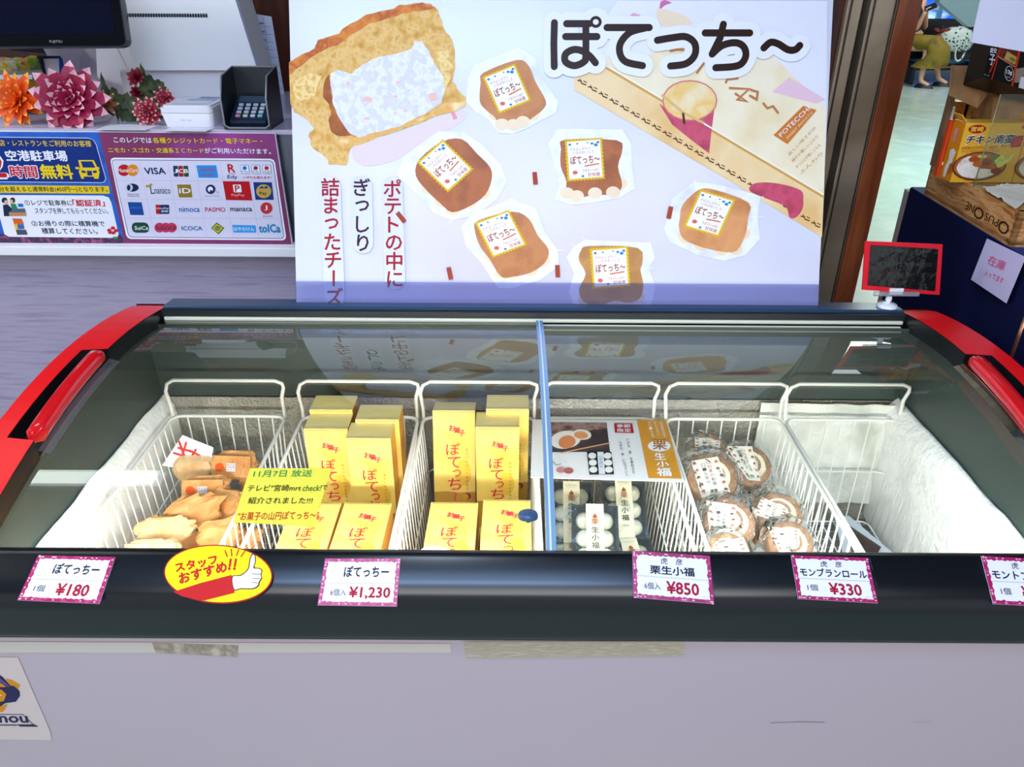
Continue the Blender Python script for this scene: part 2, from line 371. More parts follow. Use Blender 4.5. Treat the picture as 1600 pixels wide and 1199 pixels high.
# end caps
Ys = [.70, .74, .78, .82, .86, .90, .92, .925, .96, 1.0, 1.04, 1.08, 1.12, 1.155, 1.16, 1.20, 1.24, 1.28, 1.32, 1.36, 1.395, 1.43]
def cap(sg):
    b = MB(); xi, xo = .721, .797
    def inner(Y): return .762 if .925 <= Y <= 1.155 else xi
    for i in range(len(Ys)-1):
        y0, y1 = Ys[i], Ys[i+1]; a0, a1 = inner(y0), inner(y1)
        t0, t1 = zc(y0), zc(y1)
        if y0 >= 1.39: t1 -= .004
        rows = [(a0, y0, t0-.0), (xo-.006, y0, t0+.0), (xo, y0, t0-.006), (xo+.002, y0, t0-.055)], [(a1, y1, t1), (xo-.006, y1, t1), (xo, y1, t1-.006), (xo+.002, y1, t1-.055)]
        for k in range(3): b.add([(XC+sg*p[0], p[1], p[2]) for p in (rows[0][k], rows[0][k+1], rows[1][k+1], rows[1][k])], [[0, 1, 2, 3]], red, True)
    o = b.build('end_cap', fz)
    b = MB()
    for i in range(len(Ys)-1):
        y0, y1 = Ys[i], Ys[i+1]; a0, a1 = inner(y0), inner(y1)
        b.poly([(XC+sg*a0, y0, zc(y0)-.001), (XC+sg*a1, y1, zc(y1)-.001), (XC+sg*a1, y1, zg(y1)-.012), (XC+sg*a0, y0, zg(y0)-.012)], slate)
        b.poly([(XC+sg*.721, y0, zg(y0)-.008), (XC+sg*.721, y1, zg(y1)-.008), (XC+sg*.765, y1, zg(y1)-.008), (XC+sg*.765, y0, zg(y0)-.008)], slateD)
    for yy, a in ((.6999, .721), (1.4301, .721)): b.poly([(XC+sg*a, yy, zc(yy)-.001), (XC+sg*.797, yy, zc(yy)-.001), (XC+sg*.799, yy, zc(yy)-.055), (XC+sg*a, yy, zc(yy)-.055)], slate)
    b.build('cap_lining', o)
cap(-1); cap(1)
# sliding curved glass lids
glass = clear('lid_glass', 'F6FAF8', rough=.012, ior=1.72)
def lid(x0, x1, dz):
    b = MB(); n = 40
    for h in (0, -.004):
        b.sheet(lambda u, v_: (x0+(x1-x0)*u, .746+(1.365-.746)*v_, zg(.746+(1.365-.746)*v_)+dz+h), 1, n, glass)
    return b.build('glass_lid', fz)
gl = lid(XL+.002, .058, 0); gr = lid(.046, XR-.002, -.0065)
alub = mat('lid_edge', '8FB2D6', .25, metal=.3, spec=.7)
b = MB()
for i in range(40):
    ya = .746+(1.372-.746)*i/40; yb = .746+(1.372-.746)*(i+1)/40
    P_ = lambda x, Y, h: (x, Y, zg(Y)+h)
    b.add([P_(.0455, ya, .004), P_(.0585, ya, .004), P_(.0585, yb, .004), P_(.0455, yb, .004), P_(.0455, ya, -.012), P_(.0585, ya, -.012), P_(.0585, yb, -.012), P_(.0455, yb, -.012)],
          [[0, 1, 2, 3], [0, 4, 5, 1], [1, 5, 6, 2], [2, 6, 7, 3], [3, 7, 4, 0]], alub)
    b.poly([P_(.050, ya, .0045), P_(.0525, ya, .0045), P_(.0525, yb, .0045), P_(.050, yb, .0045)], mat('lid_groove', 'CFE2F4', .3))
b.build('meeting_rail', gl)
def handle(sg, par):
    b = MB(); pts = []; n = 16; x = XC+sg*.730; ws = .013
    vs = []; K = 12
    for i in range(n+1):
        t = i/n; Y = .918+.238*t; e = min(1, math.sin(PI*min(1, max(0, t)))*5)**.5*.92+.08
        for k in range(K):
            a = 2*PI*k/K; cx = math.copysign(abs(math.cos(a))**.6, math.cos(a))*ws*e; cz = math.copysign(abs(math.sin(a))**.6, math.sin(a))*.011*e
            vs.append((x-sg*.004*(1-t)+cx, Y, zg(Y)+.017+cz))
    fs = [[i*K+k, i*K+(k+1) % K, (i+1)*K+(k+1) % K, (i+1)*K+k] for i in range(n) for k in range(K)]+[list(range(K)), [n*K+k for k in range(K)][::-1]]
    b.add(vs, fs, redH, True); o = b.build('handle', par)
    b = MB(); x2 = XC+sg*.716
    b.sheet(lambda u, v_: (x2-sg*.016*u, .915+.235*v_, zg(.915+.235*v_)+.008-.006*u), 1, 12, clear('handle_lip', 'F0ECEE', .08, 'E0D8DC')); b.build('clear_lip', o)
handle(-1, gl); handle(1, gr)
def surf(x, y, f, dz=0):
    lo, hi = .6, 1.6
    r = ray(x, y)
    for _ in range(40):
        Y = (lo+hi)/2; p = CO+r*(Y/r.y)
        if p.z > f(Y)+dz: lo = Y
        else: hi = Y
    return p
p = surf(825, 809, zg); tl_ = Matrix.Translation(p) @ Euler((R(-14), 0, 0)).to_matrix().to_4x4()
b = MB(); grey = mat('lock_grey', '3A5878', .3)
b.lathe([(0, .010), (.006, .010), (.0075, .008), (.010, .008), (.0125, .0065), (.0135, .004), (.0135, 0)], grey, tl_, 24)
b.box(tl_ @ V((0, .0135, .002)), (.006, .004, .003), clear('nib', 'DDE8F4', .4)); b.box(tl_ @ V((0, -.0145, .002)), (.005, .005, .003), grey)
b.build('lock_knob', gl)
# tape remnants, scratches and the maker's emblem on the body front
bp = Plane((XC, .6965, .5), (1, 0, 0), (0, 0, 1))
pr = Print(bp, bp.px); tp1 = mat('old_tape', 'B5A593', .8, var=['8F8171', 'C0B2A0'], vs=60); tp2 = mat('pale_tape', 'C9BFB6', .8)
pr.poly([(238, 1004), (373, 1008), (371, 1026), (243, 1020)], tp1, 1)
pr.poly([(724, 1003), (1069, 1002), (1068, 1025), (729, 1029)], mat('tan_tape', 'B9AB97', .8, var=['A99B88', 'C6B9A6'], vs=40, stretch=(1, 1, 8)), 1)
pr.poly([(0, 1003), (704, 1006), (704, 1020), (0, 1020)], tp2, 0)
pr.build('old_tape', fz, 'strips of yellowed old tape on the white body under the rim')
pr = Print(bp, bp.px); pr.stroke([(1204, 1130), (1250, 1128), (1288, 1129)], 1.0, ink('5C5660')); pr.build('scratch', fz); pr = Print(bp, bp.px); pr.stroke([(1426, 1129), (1455, 1128.5)], .7, ink('8B8590')); pr.build('scratch', fz)
pr = Print(bp, bp.px); T = lambda a: [(x/6.7, 1020+y/6.7) for x, y in a]
pr.poly(T([(-400, 45), (190, 50), (530, 830), (540, 915), (-400, 905)]), mat('sticker_base', 'D3BFBB', .35), 0)
nv, og = ink('2A2450'), ink('D58A12')
pr.poly(T([(60, 270), (120, 280), (215, 335), (190, 385), (110, 345)]), og, 1)
pr.poly(T([(-300, 180), (-60, 190), (30, 250), (110, 340), (150, 345), (210, 400), (212, 450), (170, 510), (60, 525), (-60, 600), (-300, 560)]), nv, 2)
pr.poly(T([(-200, 300), (0, 300), (70, 355), (-60, 350)]), og, 3); pr.poly(T([(-300, 390), (20, 380), (72, 430), (45, 500), (-40, 520), (-300, 500)]), og, 3)
pr.poly(T([(0, 560), (85, 535), (35, 615), (-200, 620), (-100, 580)]), og, 3)
pr.poly(T([(0, 250), (60, 300), (110, 345), (90, 350), (-20, 300)]), ink('5A4A78'), 4); pr.stroke(T([(-60, 470), (0, 430), (20, 440)]), 2, ink('E9D9D5'), 4)
pr.line(T([(-400, 645), (240, 645), (355, 755), (-400, 750)]), 1.6, nv, 1, closed=True)
pr.text('nou', *T([(5, 728), (300, 728), (-10, 662)]), nv, 2, .03)
pr.poly(T([(190, 748), (365, 748), (405, 772), (210, 770)]), nv, 2); pr.text('commercial', *T([(-30, 765), (175, 765), (-30, 750)]), nv, 2)
pr.build('maker_sticker', fz, 'sticker with a navy and orange emblem on the freezer front')

# ================================================================== WIRE BASKETS
wire = mat('white_wire', 'F2F1EC', .35, spec=.6)
BZ, BB, BY0, BY1 = .727, .487, .785, 1.30
BXS = [(-.668, -.445), (-.411, -.184), (-.174, .046), (.062, .281), (.302, .529), (.537, .765)]
BL = ['wire basket of kraft paper bags at the left frosted wall', 'wire basket holding yellow boxes, next to the basket of paper bags', 'wire basket holding yellow boxes beside the lid meeting rail', 'wire basket of black trays under the chestnut leaflet', 'wire basket filled with clear wrapped cake rolls', 'nearly empty wire basket at the right frosted wall']
def basket(x0, x1):
    w_ = x1-x0; root = thing('wire_basket', 'x', 'basket', (0, 0, 0), 'white wire baskets in the freezer')
    def rect(z, ins, r=.02):
        pts = []
        for cx, cy, a0 in ((w_/2-ins-r, BY1-ins-r, 0), (-w_/2+ins+r, BY1-ins-r, 90), (-w_/2+ins+r, BY0+ins+r, 180), (w_/2-ins-r, BY0+ins+r, 270)):
            for k in range(4): a = R(a0+30*k); pts.append((cx+r*math.cos(a), cy+r*math.sin(a), z))
        return pts
    b = MB(); b.tube(rect(BZ, 0), .0034, wire, 8, True); b.build('top_rim', root)
    b = MB(); h = .080; hw = w_/2
    b.tube([(-hw+.001, BY1-.004, BZ), (-hw, BY1, BZ+.02), (-hw-.004, BY1, BZ+.055), (-hw+.002, BY1, BZ+.072), (-hw+.016, BY1, BZ+h), (hw-.012, BY1, BZ+h), (hw+.002, BY1, BZ+.074), (hw+.003, BY1, BZ+.065), (hw-.003, BY1, BZ+.045), (hw-.002, BY1-.002, BZ)], .0036, wire, 8)
    b.build('handle_loop', root)
    b = MB(); ins = .012; r = .0015
    for z, i_ in ((BB, ins+.004), ((BZ+BB)/2, ins*.5)): b.tube(rect(z, i_, .015), r*1.1, wire, 6, True)
    nx = 8
    for i in range(1, nx):
        x = -w_/2+w_*i/nx
        b.tube([(x, BY1-.001, BZ), (x*.93, BY1-ins, BB), (x*.93, BY0+ins, BB), (x, BY0+.001, BZ)], r, wire, 6)
    ny = 21
    for i in range(1, ny):
        y = BY0+(BY1-BY0)*i/ny
        b.tube([(-w_/2+.001, y, BZ), (-w_/2+ins, y, BB), (w_/2-ins, y, BB), (w_/2-.001, y, BZ)], r, wire, 6)
    tag(b.build('wire_grid', root), kind='stuff'); return root
b0 = basket(-.112, .112)
for i, (x0, x1) in enumerate(BXS):
    o = b0 if i == 0 else dup(b0); o.location = ((x0+x1)/2, 0, 0); o.scale = ((x1-x0)/.224, 1, 1); o['label'] = BL[i]
    o.name = 'wire_basket'

# ================================================================== YELLOW CAKE BOXES
yel = mat('box_yellow', 'F4C84E', .45, var=['F8DA78', 'EDB93C'], vs=9); yelLit = mat('box_top_lit', 'FBE9A8', .45, var=['F6DE8E', 'FFF2C4'], vs=9)  # top flaps paler: ceiling light on them is put into the colour
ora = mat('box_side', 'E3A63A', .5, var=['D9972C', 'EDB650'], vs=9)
BW, BT, BLN = .080, .055, .225
pk, br_, tan_ = ink('D8344C'), ink('9A6B2A'), mat('box_tan', 'BF8E35', .5)
def cake_box():
    """upright: face towards -y, base at origin"""
    root = thing('cake_box', 'x', 'box', (0, 0, 0), 'yellow cake boxes in the middle baskets')
    b = MB(); x, y, z = BW/2, BT/2, BLN; e = .0012
    P8 = [(-x, -y, 0), (x, -y, 0), (x, y, 0), (-x, y, 0), (-x, -y, z), (x, -y, z), (x, y, z), (-x, y, z)]
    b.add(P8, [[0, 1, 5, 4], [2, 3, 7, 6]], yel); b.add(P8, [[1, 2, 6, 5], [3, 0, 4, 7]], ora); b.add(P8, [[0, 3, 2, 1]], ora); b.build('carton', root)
    b = MB(); b.box((0, .0, z+.0008), (BW-.0004, BT-.0004, .0016), yelLit, bev=.0004); b.build('top_flap', root)
    b = MB(); b.box((0, -y+.0002, z-.0012), (BW-.004, .001, .0007), mat('flap_line', '8A5A18', .8)); b.box((0, -y+.006, z+.0018), (BW-.002, .0006, .0004), mat('flap_line')); b.build('flap_seam', root)
    pl = Plane((0, -y, z/2), (1, 0, 0), (0, 0, 1)); p = Print(pl, lambda u, v_: (u*.08-.04, z/2-v_*BLN))   # u 0..1, v 0..1 from the top
    pf = ink('F7DE77'); p.poly([(.05+.2*math.cos(a)*1.0+.2, .30+.10*math.sin(a)) for a in [i*PI/8 for i in range(16)]], pf, 0); p.ell(.75, .12, .22, .07, pf, 0); p.ell(.7, .55, .2, .12, ink('EFC44A'), 0)
    p.poly([(0, .73), (.3, .722), (.6, .735), (1, .725), (1, 1), (0, 1)], tan_, 1)
    for ch, x_, y_, s_ in (('お', .46, .145, 1), ('菓', .58, .165, 1), ('子', .69, .19, 1)):
        p.pl = pl; vs, fs, x0, x1, y0, y1 = glyphs(ch, .02); p.text(ch, (x_-.08, y_+.027), (x_+.07, y_+.027), (x_-.08, y_-.025), pk, 2, .03)
    p.mb.add([pl.pt(*p.T(.34+.125*math.cos(a)*r_, .215+.036*math.sin(a)*r_), .0006) for a in [i*2*PI/24 for i in range(24)] for r_ in (1, .9)], [[2*i, 2*((i+1) % 24), 2*((i+1) % 24)+1, 2*i+1] for i in range(24)], ink('E0B040'))
    p.text('やま', (.29, .228), (.39, .228), (.29, .205), ink('D9A030'), 2)
    for ch, x_, y_, s_ in (('ぽ', .47, .335, .165), ('て', .49, .455, .15), ('っ', .55, .555, .10), ('ち', .50, .655, .16)):
        h = s_*.33; p.text(ch, (x_-s_, y_+h), (x_+s_, y_+h), (x_-s_, y_-h), pk, 2, .005)
    p.stroke([(.50, .735), (.53, .755), (.49, .785), (.52, .81)], .03, pk, 2)
    for i in range(11): p.text('和かいもちいうま生菓子'[i], (.77, .35+.036*i), (.83, .35+.036*i), (.77, .33+.036*i), br_, 2)
    p.ell(.80, .765, .09, .03, ink('8E3348'), 3); p.ell(.76, .77, .07, .026, ink('D99A2B'), 4)
    tag(p.build('printed_face', root), 'yellow face with red hiragana lettering')
    return root
cb = cake_box(); first = True
def put_box(M, label):
    global first
    o = cb if first else dup(cb); first = False; o.matrix_world = M; o['label'] = label
def stand(px, py, z, label, lean=0, rz=0):
    """front top edge centre at a pixel, standing"""
    p = atz(px, py, z); M = Matrix.Translation((p.x, p.y, z)) @ Euler((R(-lean), 0, R(rz))).to_matrix().to_4x4() @ Matrix.Translation((0, BT/2, -BLN)); put_box(M, label)
stand(508.5, 672, .772, 'standing yellow box partly behind the handwritten yellow note')
stand(517, 642, .780, 'standing yellow box at the rear left of the left box basket')
stand(575, 687, .770, 'front standing yellow box on the right side of the left box basket')
stand(589, 657.5, .777, 'standing yellow box at the rear right of the left box basket')
stand(709, 643, .772, 'yellow box leaning back at the left wires of the right box basket', lean=13)
stand(777, 669.5, .772, 'front standing yellow box of the right box basket, beside the meeting rail')
stand(793, 641, .784, 'rearmost yellow box of the right box basket, beside the meeting rail')
for k, (cx0, cy0, lb) in enumerate(((508, 672, 'left side of the left box basket'), (576, 687, 'right side of the left box basket'), (709, 650, 'left side of the right box basket'), (777, 669, 'right side of the right box basket'))):
    p = atz(cx0, cy0, .77); put_box(Matrix.Translation((p.x, 1.062, .4885+BT)) @ Euler((R(-90), 0, 0)).to_matrix().to_4x4() @ Matrix.Translation((0, BT/2, 0)) if False else Matrix.Translation((p.x, 1.285, .4885+BT)) @ Euler((R(-90), 0, 0)).to_matrix().to_4x4() @ Matrix.Translation((0, BT/2, -BLN)), 'flat yellow box beneath the standing boxes, '+lb)
for cx0, cy0, col_, nm in ((497, 793, -.0, 'left stack of the left box basket'), (576, 793, 0, 'right stack of the left box basket'), (710.5, 792, 0, 'left stack of the right box basket'), (792, 788, 0, 'right stack of the right box basket')):
    for k in range(4):
        z = .4885+BT*(k+1)+.0018*k; p = atz(cx0, cy0, .706)
        M = Matrix.Translation((p.x+random.uniform(-.002, .002)*(k < 3), p.y, z)) @ Euler((R(-90), 0, R(random.uniform(-1, 1)))).to_matrix().to_4x4() @ Matrix.Translation((0, BT/2, -BLN))
        put_box(M, f'flat yellow box, {["lowest", "second lowest", "second highest", "topmost"][k]} of the {nm}')

# ================================================================== CASH COUNTER
CY, CZ = 2.0, 1.146
lam = mat('counter_laminate', 'A194AE', .5, var=['AEA1BA', '93869F'], vs=4, stretch=(1.2, 1, 26))
CXR = aty(440, 290, CY).x
ct = thing('cash_counter', 'long cash counter with mauve wood grain front and pale top behind the freezer', 'counter', (-.9, 2.3, 0))
b = MB(); b.box(((-2.6+CXR+.5)/2, 2.33, .50), (3.1+CXR, .62, 1.0), lam); b.build('counter_front', ct)
zs0, zs1 = aty(230, 383, CY-.02).z, aty(230, 397, CY-.02).z
b = MB(); b.box(((-2.6+CXR+.5)/2, CY+.28, (zs0+zs1)/2), (3.1+CXR, .64, zs0-zs1), mat('ledge_white', 'F6F3F8', .4), bev=.003); b.build('white_ledge', ct)
b = MB(); b.box(((-2.6+CXR+.5)/2, 2.34, (CZ+zs0)/2), (3.1+CXR, .66, CZ-zs0-.012), mat('steel_panel', '6E7684', .25, metal=.8)); b.build('steel_riser', ct)
b = MB(); b.box(((-2.6+CXR+.5)/2, 2.34, CZ-.006), (3.1+CXR, .68, .012), mat('counter_top', 'C3B9D0', .25, spec=.5), bev=.002); b.build('counter_top', ct)

# ------------------------------------------------------------------ the printed sign on the counter front
sp = Plane((0, CY-.012, 1.0), (1, 0, 0), (0, 0, 1))
sg = thing('counter_sign', 'wide printed sign on the counter front, blue parking notice left, purple payment list right', 'sign', sp.pt(*sp.px(230, 383)))
def c2(x, y): return (x/3.478, 190+y/3.478)
b = MB(); q = [sp.pt(*sp.px(x, y)) for x, y in ((-240, 383), (457, 383), (430, 208.5), (-240, 201))]; b.hexa(q, [p+V((0, .010, 0)) for p in q][::1], mat('sign_board', 'E9E6EE', .4)); b.build('sign_board', sg)
pr = Print(sp, lambda x, y: sp.px(*c2(x, y))); W, K, YL, RD, NV = ink('F6F4FF'), ink('161B33'), ink('F4CE1E'), ink('D01530'), ink('0E2A77')
blue = mat('sign_blue', '1752B8', .4, var=['1A66D0', '133F96'], vs=14); purp = mat('sign_purple', '8D3068', .4, var=['7C2A5C', '9C3C90'], vs=5)
pr.poly([(-800, 52), (535, 58), (680, 662), (-800, 655)], blue, 0); pr.poly([(535, 58), (1492, 66), (1585, 668), (680, 662)], purp, 0)
pr.poly([(-800, 610), (660, 612), (680, 662), (-800, 655)], mat('sign_flowers', '6B2A5C', .5, var=['2A2344', 'B0508C'], vs=60), 1)
for off, m, l in ((0, W, 1), (3, ink('10307F'), 2)):
    pr.poly([(-800, 75+off), (480, 88+off), (510-off, 100), (525-off, 125), (577-off, 310), (570-off, 328-off), (555, 333-off), (-800, 322-off)], m, l)
pr.text('売店・レストランをご利用のお客様', (-32, 132), (500, 137), (-40, 98), YL, 3, .01)
pr.text('空港駐車場', (40, 213), (372, 215), (26, 156), W, 4, .03)
pr.text('時間', (62, 306), (212, 308), (48, 236), W, 4, .07); pr.text('時間', (64, 303), (210, 305), (50, 239), RD, 5, .025)
pr.text('無料', (232, 309), (404, 311), (212, 233), ink('F6D21A'), 4, .04)
pr.text('2', (-60, 304), (42, 304), (-90, 172), W, 4, .06); pr.text('2', (-55, 299), (36, 299), (-84, 178), RD, 5, .03)
ay = [(x/5.994, 190+y/5.994) for x, y in ((735, 360), (880, 360), (915, 430), (935, 470), (925, 535), (885, 535), (880, 515), (785, 515), (790, 535), (765, 535), (740, 470), (750, 430))]
pcar = Print(sp, sp.px); f5 = lambda l: [(x/5.994, 190+y/5.994) for x, y in l]
pcar.poly(ay, YL, 3); pcar.poly(f5([(758, 372), (865, 372), (895, 430), (778, 430)]), ink('10307F'), 4); pcar.poly(f5([(765, 455), (800, 462), (808, 482), (770, 478)]), ink('10307F'), 4); pcar.poly(f5([(905, 455), (870, 462), (875, 482), (910, 478)]), ink('10307F'), 4); pcar.poly(f5([(815, 460), (860, 460), (868, 505), (822, 505)]), ink('10307F'), 4)
pcar.poly(f5([(707, 425), (740, 425), (745, 445), (712, 445)]), YL, 4); pcar.poly(f5([(905, 425), (930, 425), (935, 445), (910, 445)]), YL, 4)
pr.poly([(-800, 338), (592, 350), (598, 392), (-800, 380)], YL, 2); pr.text('20分を超えると通常料金(450円～)となります。', (-30, 384), (588, 386), (-38, 352), K, 3, .015)
pr.poly([(-800, 395), (560, 402), (592, 412), (606, 440), (645, 610), (640, 625), (620, 632), (50, 626), (25, 612), (0, 520), (-800, 500)], W, 2)
pr.text('①レジで駐車券に', (140, 455), (398, 457), (130, 425), K, 3, .015); pr.text('「認証済」', (400, 460), (572, 460), (392, 424), RD, 3, .035)
pr.text('スタンプを押してもらってください。', (195, 500), (592, 502), (187, 468), K, 3, .01)
pr.text('②お帰りの際に積算機で', (178, 568), (574, 570), (168, 538), K, 3, .015); pr.text('積算してください。', (232, 610), (535, 612), (224, 578), K, 3, .015)
# two little figures at a desk, and a machine
sk, nvy = ink('E8B48C'), ink('1B2A4A')
pcar.ell(7.5, 313, 4.5, 4.5, nvy, 4); pcar.ell(10, 316, 3, 3.6, sk, 5); pcar.poly(f5([(30, 780), (75, 775), (130, 830), (110, 850), (90, 885), (40, 885)]), nvy, 4)
pcar.ell(20, 313, 4, 4.5, ink('3A2418'), 4); pcar.ell(18.5, 315, 2.6, 3.4, sk, 5); pcar.poly(f5([(100, 770), (150, 770), (170, 820), (120, 840)]), ink('2E8B57'), 4); pcar.poly(f5([(85, 850), (245, 850), (250, 882), (95, 884)]), ink('C98B62'), 6); pcar.poly(f5([(130, 815), (235, 812), (245, 850), (85, 850)]), ink('5C6578'), 5); pcar.poly(f5([(170, 768), (218, 768), (222, 798), (175, 798)]), ink('1F6FD0'), 6)
pcar.poly(f5([(118, 905), (205, 908), (222, 950), (232, 1005), (150, 1010)]), ink('E0662A'), 4); pcar.poly(f5([(140, 960), (165, 955), (180, 1010), (150, 1012)]), ink('F2C42E'), 5); pcar.poly(f5([(165, 965), (222, 965), (230, 1003), (172, 1003)]), ink('1F6FD0'), 6); pcar.poly(f5([(150, 1012), (245, 1012), (262, 1058), (165, 1060)]), ink('4C5262'), 5)
for dx, dy in ((595, 590), (615, 578), (632, 592), (618, 604), (600, 602)): pr.ell(dx, dy, 12, 9, ink('D0283C'), 4)
pr.ell(628, 632, 16, 7, ink('3E8A5A'), 4)
pr.text('このレジでは', (622, 113), (828, 116), (616, 84), W, 3, .015); pr.text('各種クレジットカード・電子マネー・', (836, 117), (1428, 122), (829, 86), YL, 3, .015)
pr.text('ニモカ・スゴカ・交通系ＩＣカード', (592, 168), (1110, 172), (586, 140), YL, 3, .015); pr.text('がご利用いただけます。', (1116, 172), (1474, 177), (1110, 142), W, 3, .015)
def rr(x0, y0, x1, y1, x2, y2, x3, y3, r=14):
    P_ = [V((x0, y0)), V((x1, y1)), V((x2, y2)), V((x3, y3))]; out = []
    for i in range(4):
        p = P_[i]; a = (P_[i-1]-p).normalized(); c = (P_[(i+1) % 4]-p).normalized(); out += [tuple(p+a*r), tuple(p+(a+c)*r*.3), tuple(p+c*r)]
    return out
pr.poly(rr(597, 196, 1492, 202, 1558, 646, 690, 638, 22), W, 1); pr.poly(rr(605, 206, 1484, 211, 1546, 637, 700, 629, 18), K, 2); pr.poly(rr(608, 209, 1481, 214, 1543, 634, 703, 626, 16), ink('E2DCF2'), 3)
def L6(x, y): return (160+x/5.714, 240+y/5.714)
p6 = Print(sp, lambda x, y: sp.px(*L6(x, y))); ln = ink('C3BBD8')
for a, c in (((120, 238), (1545, 246)), ((165, 408), (1560, 412)), ((205, 575), (1580, 580)), ((335, 80), (470, 750)), ((590, 80), (695, 750)), ((825, 80), (935, 750)), ((1050, 80), (1170, 750)), ((1320, 245), (1400, 750))): p6.line([a, c], 2.2, ln, 4)
p6.ell(195, 148, 55, 52, ink('C4141E'), 5); p6.ell(272, 148, 52, 52, ink('E88C1C'), 6); p6.text('MasterCard', (145, 165), (318, 165), (143, 132), W, 7, .01)
p6.text('VISA', (385, 183), (570, 183), (372, 126), ink('10265E'), 5, .03)
for i, c in enumerate(('163A5E', 'B01828', '14502E')):
    x = 632+46*i; p6.poly(rr(x, 108, x+42, 108, x+50, 205, x+8, 205, 8), ink(c), 5); p6.text('JCB'[i], (x+8, 172), (x+44, 172), (x+6, 138), W, 6, .02)
p6.poly([(840, 104), (1018, 104), (1036, 214), (862, 214)], ink('2B8FE0'), 5); p6.text('WAON', (875, 160), (1000, 160), (870, 130), ink('B03A5A'), 6, .02); p6.stroke([(890, 178), (940, 194), (998, 176)], 7, ink('B03A5A'), 6, True)
p6.text('R', (1128, 165), (1188, 165), (1118, 95), ink('C01525'), 5, .03); p6.line([(1125, 178), (1190, 178)], 4, ink('C01525'), 5); p6.text('Edy', (1120, 232), (1208, 232), (1118, 192), ink('12285A'), 5, .015)
for x, t, c in ((1232, 'Edy', '1E78C8'), (1330, 'Edy', '8A2A4A'), (1428, 'Q', 'C81E2A')):
    p6.poly(rr(x, 100, x+76, 100, x+84, 180, x+8, 180, 10), ink('2A5AA8'), 5); p6.poly(rr(x+4, 104, x+72, 104, x+80, 176, x+12, 176, 8), W, 6); p6.ell(x+40, 128, 20, 18, ink(c), 7); p6.text(t, (x+18, 172), (x+70, 172), (x+16, 150), K, 7)
p6.text('いずれも使えます!', (1262, 224), (1508, 226), (1258, 200), ink('C01525'), 5, .02)
p6.ell(268, 303, 58, 36, ink('15214F'), 5); p6.ell(240, 303, 34, 34, ink('C9CFE4'), 6); p6.ell(238, 303, 16, 26, ink('15214F'), 7); p6.text('Diners Club', (228, 368), (330, 368), (226, 354), K, 5); p6.text('INTERNATIONAL', (228, 384), (336, 384), (226, 374), K, 5)
p6.ell(408, 290, 20, 12, ink('B9A22A'), 5); p6.ell(435, 276, 14, 10, ink('B9A22A'), 5); p6.line([(430, 290), (440, 356), (465, 352)], 8, K, 5); p6.text('nanaco', (470, 358), (612, 358), (466, 316), K, 5); p6.text('・・・', (505, 306), (565, 306), (503, 302), K, 5)
p6.poly([(668, 276), (790, 276), (806, 390), (686, 390)], ink('9A7A1E'), 5); p6.text('iD', (692, 352), (792, 352), (686, 308), W, 6, .02)
p6.ell(968, 318, 44, 42, ink('15285E'), 5); p6.ell(966, 318, 24, 24, W, 6); p6.poly([(970, 320), (1000, 345), (985, 360), (960, 335)], ink('15285E'), 7); p6.text('QUICPay', (916, 384), (1052, 384), (915, 374), K, 5); p6.line([(1018, 335), (1030, 352)], 3, RD, 6); p6.line([(1030, 335), (1042, 352)], 3, RD, 6)
p6.poly([(1076, 246), (1314, 248), (1340, 418), (1106, 414)], ink('C2101A'), 5); p6.poly(rr(1165, 276, 1238, 276, 1246, 345, 1176, 345, 8), W, 6); p6.text('P', (1188, 338), (1230, 338), (1184, 284), ink('C2101A'), 7, .02); p6.text('PayPay', (1158, 386), (1274, 386), (1154, 358), ink('F0C0C8'), 6)
p6.poly([(1348, 254), (1514, 256), (1532, 412), (1368, 412)], ink('12387E'), 5); p6.ell(1442, 335, 68, 62, ink('C9A44A'), 6); p6.text('Pay', (1408, 372), (1470, 372), (1404, 340), K, 7, .02); p6.poly([(1400, 310), (1425, 288), (1445, 305), (1462, 285), (1485, 308)], ink('12387E'), 7)
p6.poly([(228, 432), (352, 434), (374, 548), (252, 546)], ink('12489C'), 5); p6.text('AMERICAN', (250, 492), (345, 492), (248, 474), ink('4A80CC'), 6)
p6.poly(rr(476, 456, 598, 456, 600, 538, 482, 538, 8), ink('10305E'), 5); p6.poly([(478, 458), (520, 458), (512, 538), (484, 538)], ink('C01525'), 6); p6.text('UnionPay', (484, 500), (594, 500), (482, 478), W, 7); p6.text('銀聯', (528, 524), (592, 524), (526, 504), W, 7)
p6.text('nimoca', (690, 520), (872, 520), (684, 474), ink('1668B8'), 5, .02); p6.text('PASMO', (922, 518), (1102, 518), (916, 480), ink('C02850'), 5, .02); p6.text('manaca', (1148, 514), (1340, 514), (1142, 484), K, 5, .02)
p6.ell(1466, 486, 54, 52, ink('C8323C'), 5); p6.text('J', (1452, 506), (1476, 506), (1448, 462), W, 6, .02); p6.text('Jcoin', (1434, 570), (1520, 570), (1432, 548), ink('B02A36'), 5)
p6.poly(rr(262, 614, 412, 614, 424, 706, 268, 706, 34), ink('124C38'), 5); p6.text('SuiCa', (292, 680), (412, 680), (290, 646), W, 6, .01)
for x in (512, 568, 620): p6.ell(x, 660, 46, 44, ink('CC3A5E'), 5)
p6.text('SUGOCA', (484, 680), (664, 680), (480, 644), K, 6, .01); p6.text('ICOCA', (712, 684), (896, 684), (708, 648), ink('1C6EA8'), 5, .03)
p6.poly([(1022, 614), (1090, 664), (1038, 720), (972, 664)], ink('2E5A1E'), 5); p6.poly([(1023, 624), (1080, 664), (1036, 710), (982, 664)], ink('C9C21E'), 6); p6.ell(1030, 666, 24, 18, ink('2E5A1E'), 7); p6.text('ITA', (1016, 676), (1048, 676), (1014, 658), W, 8)
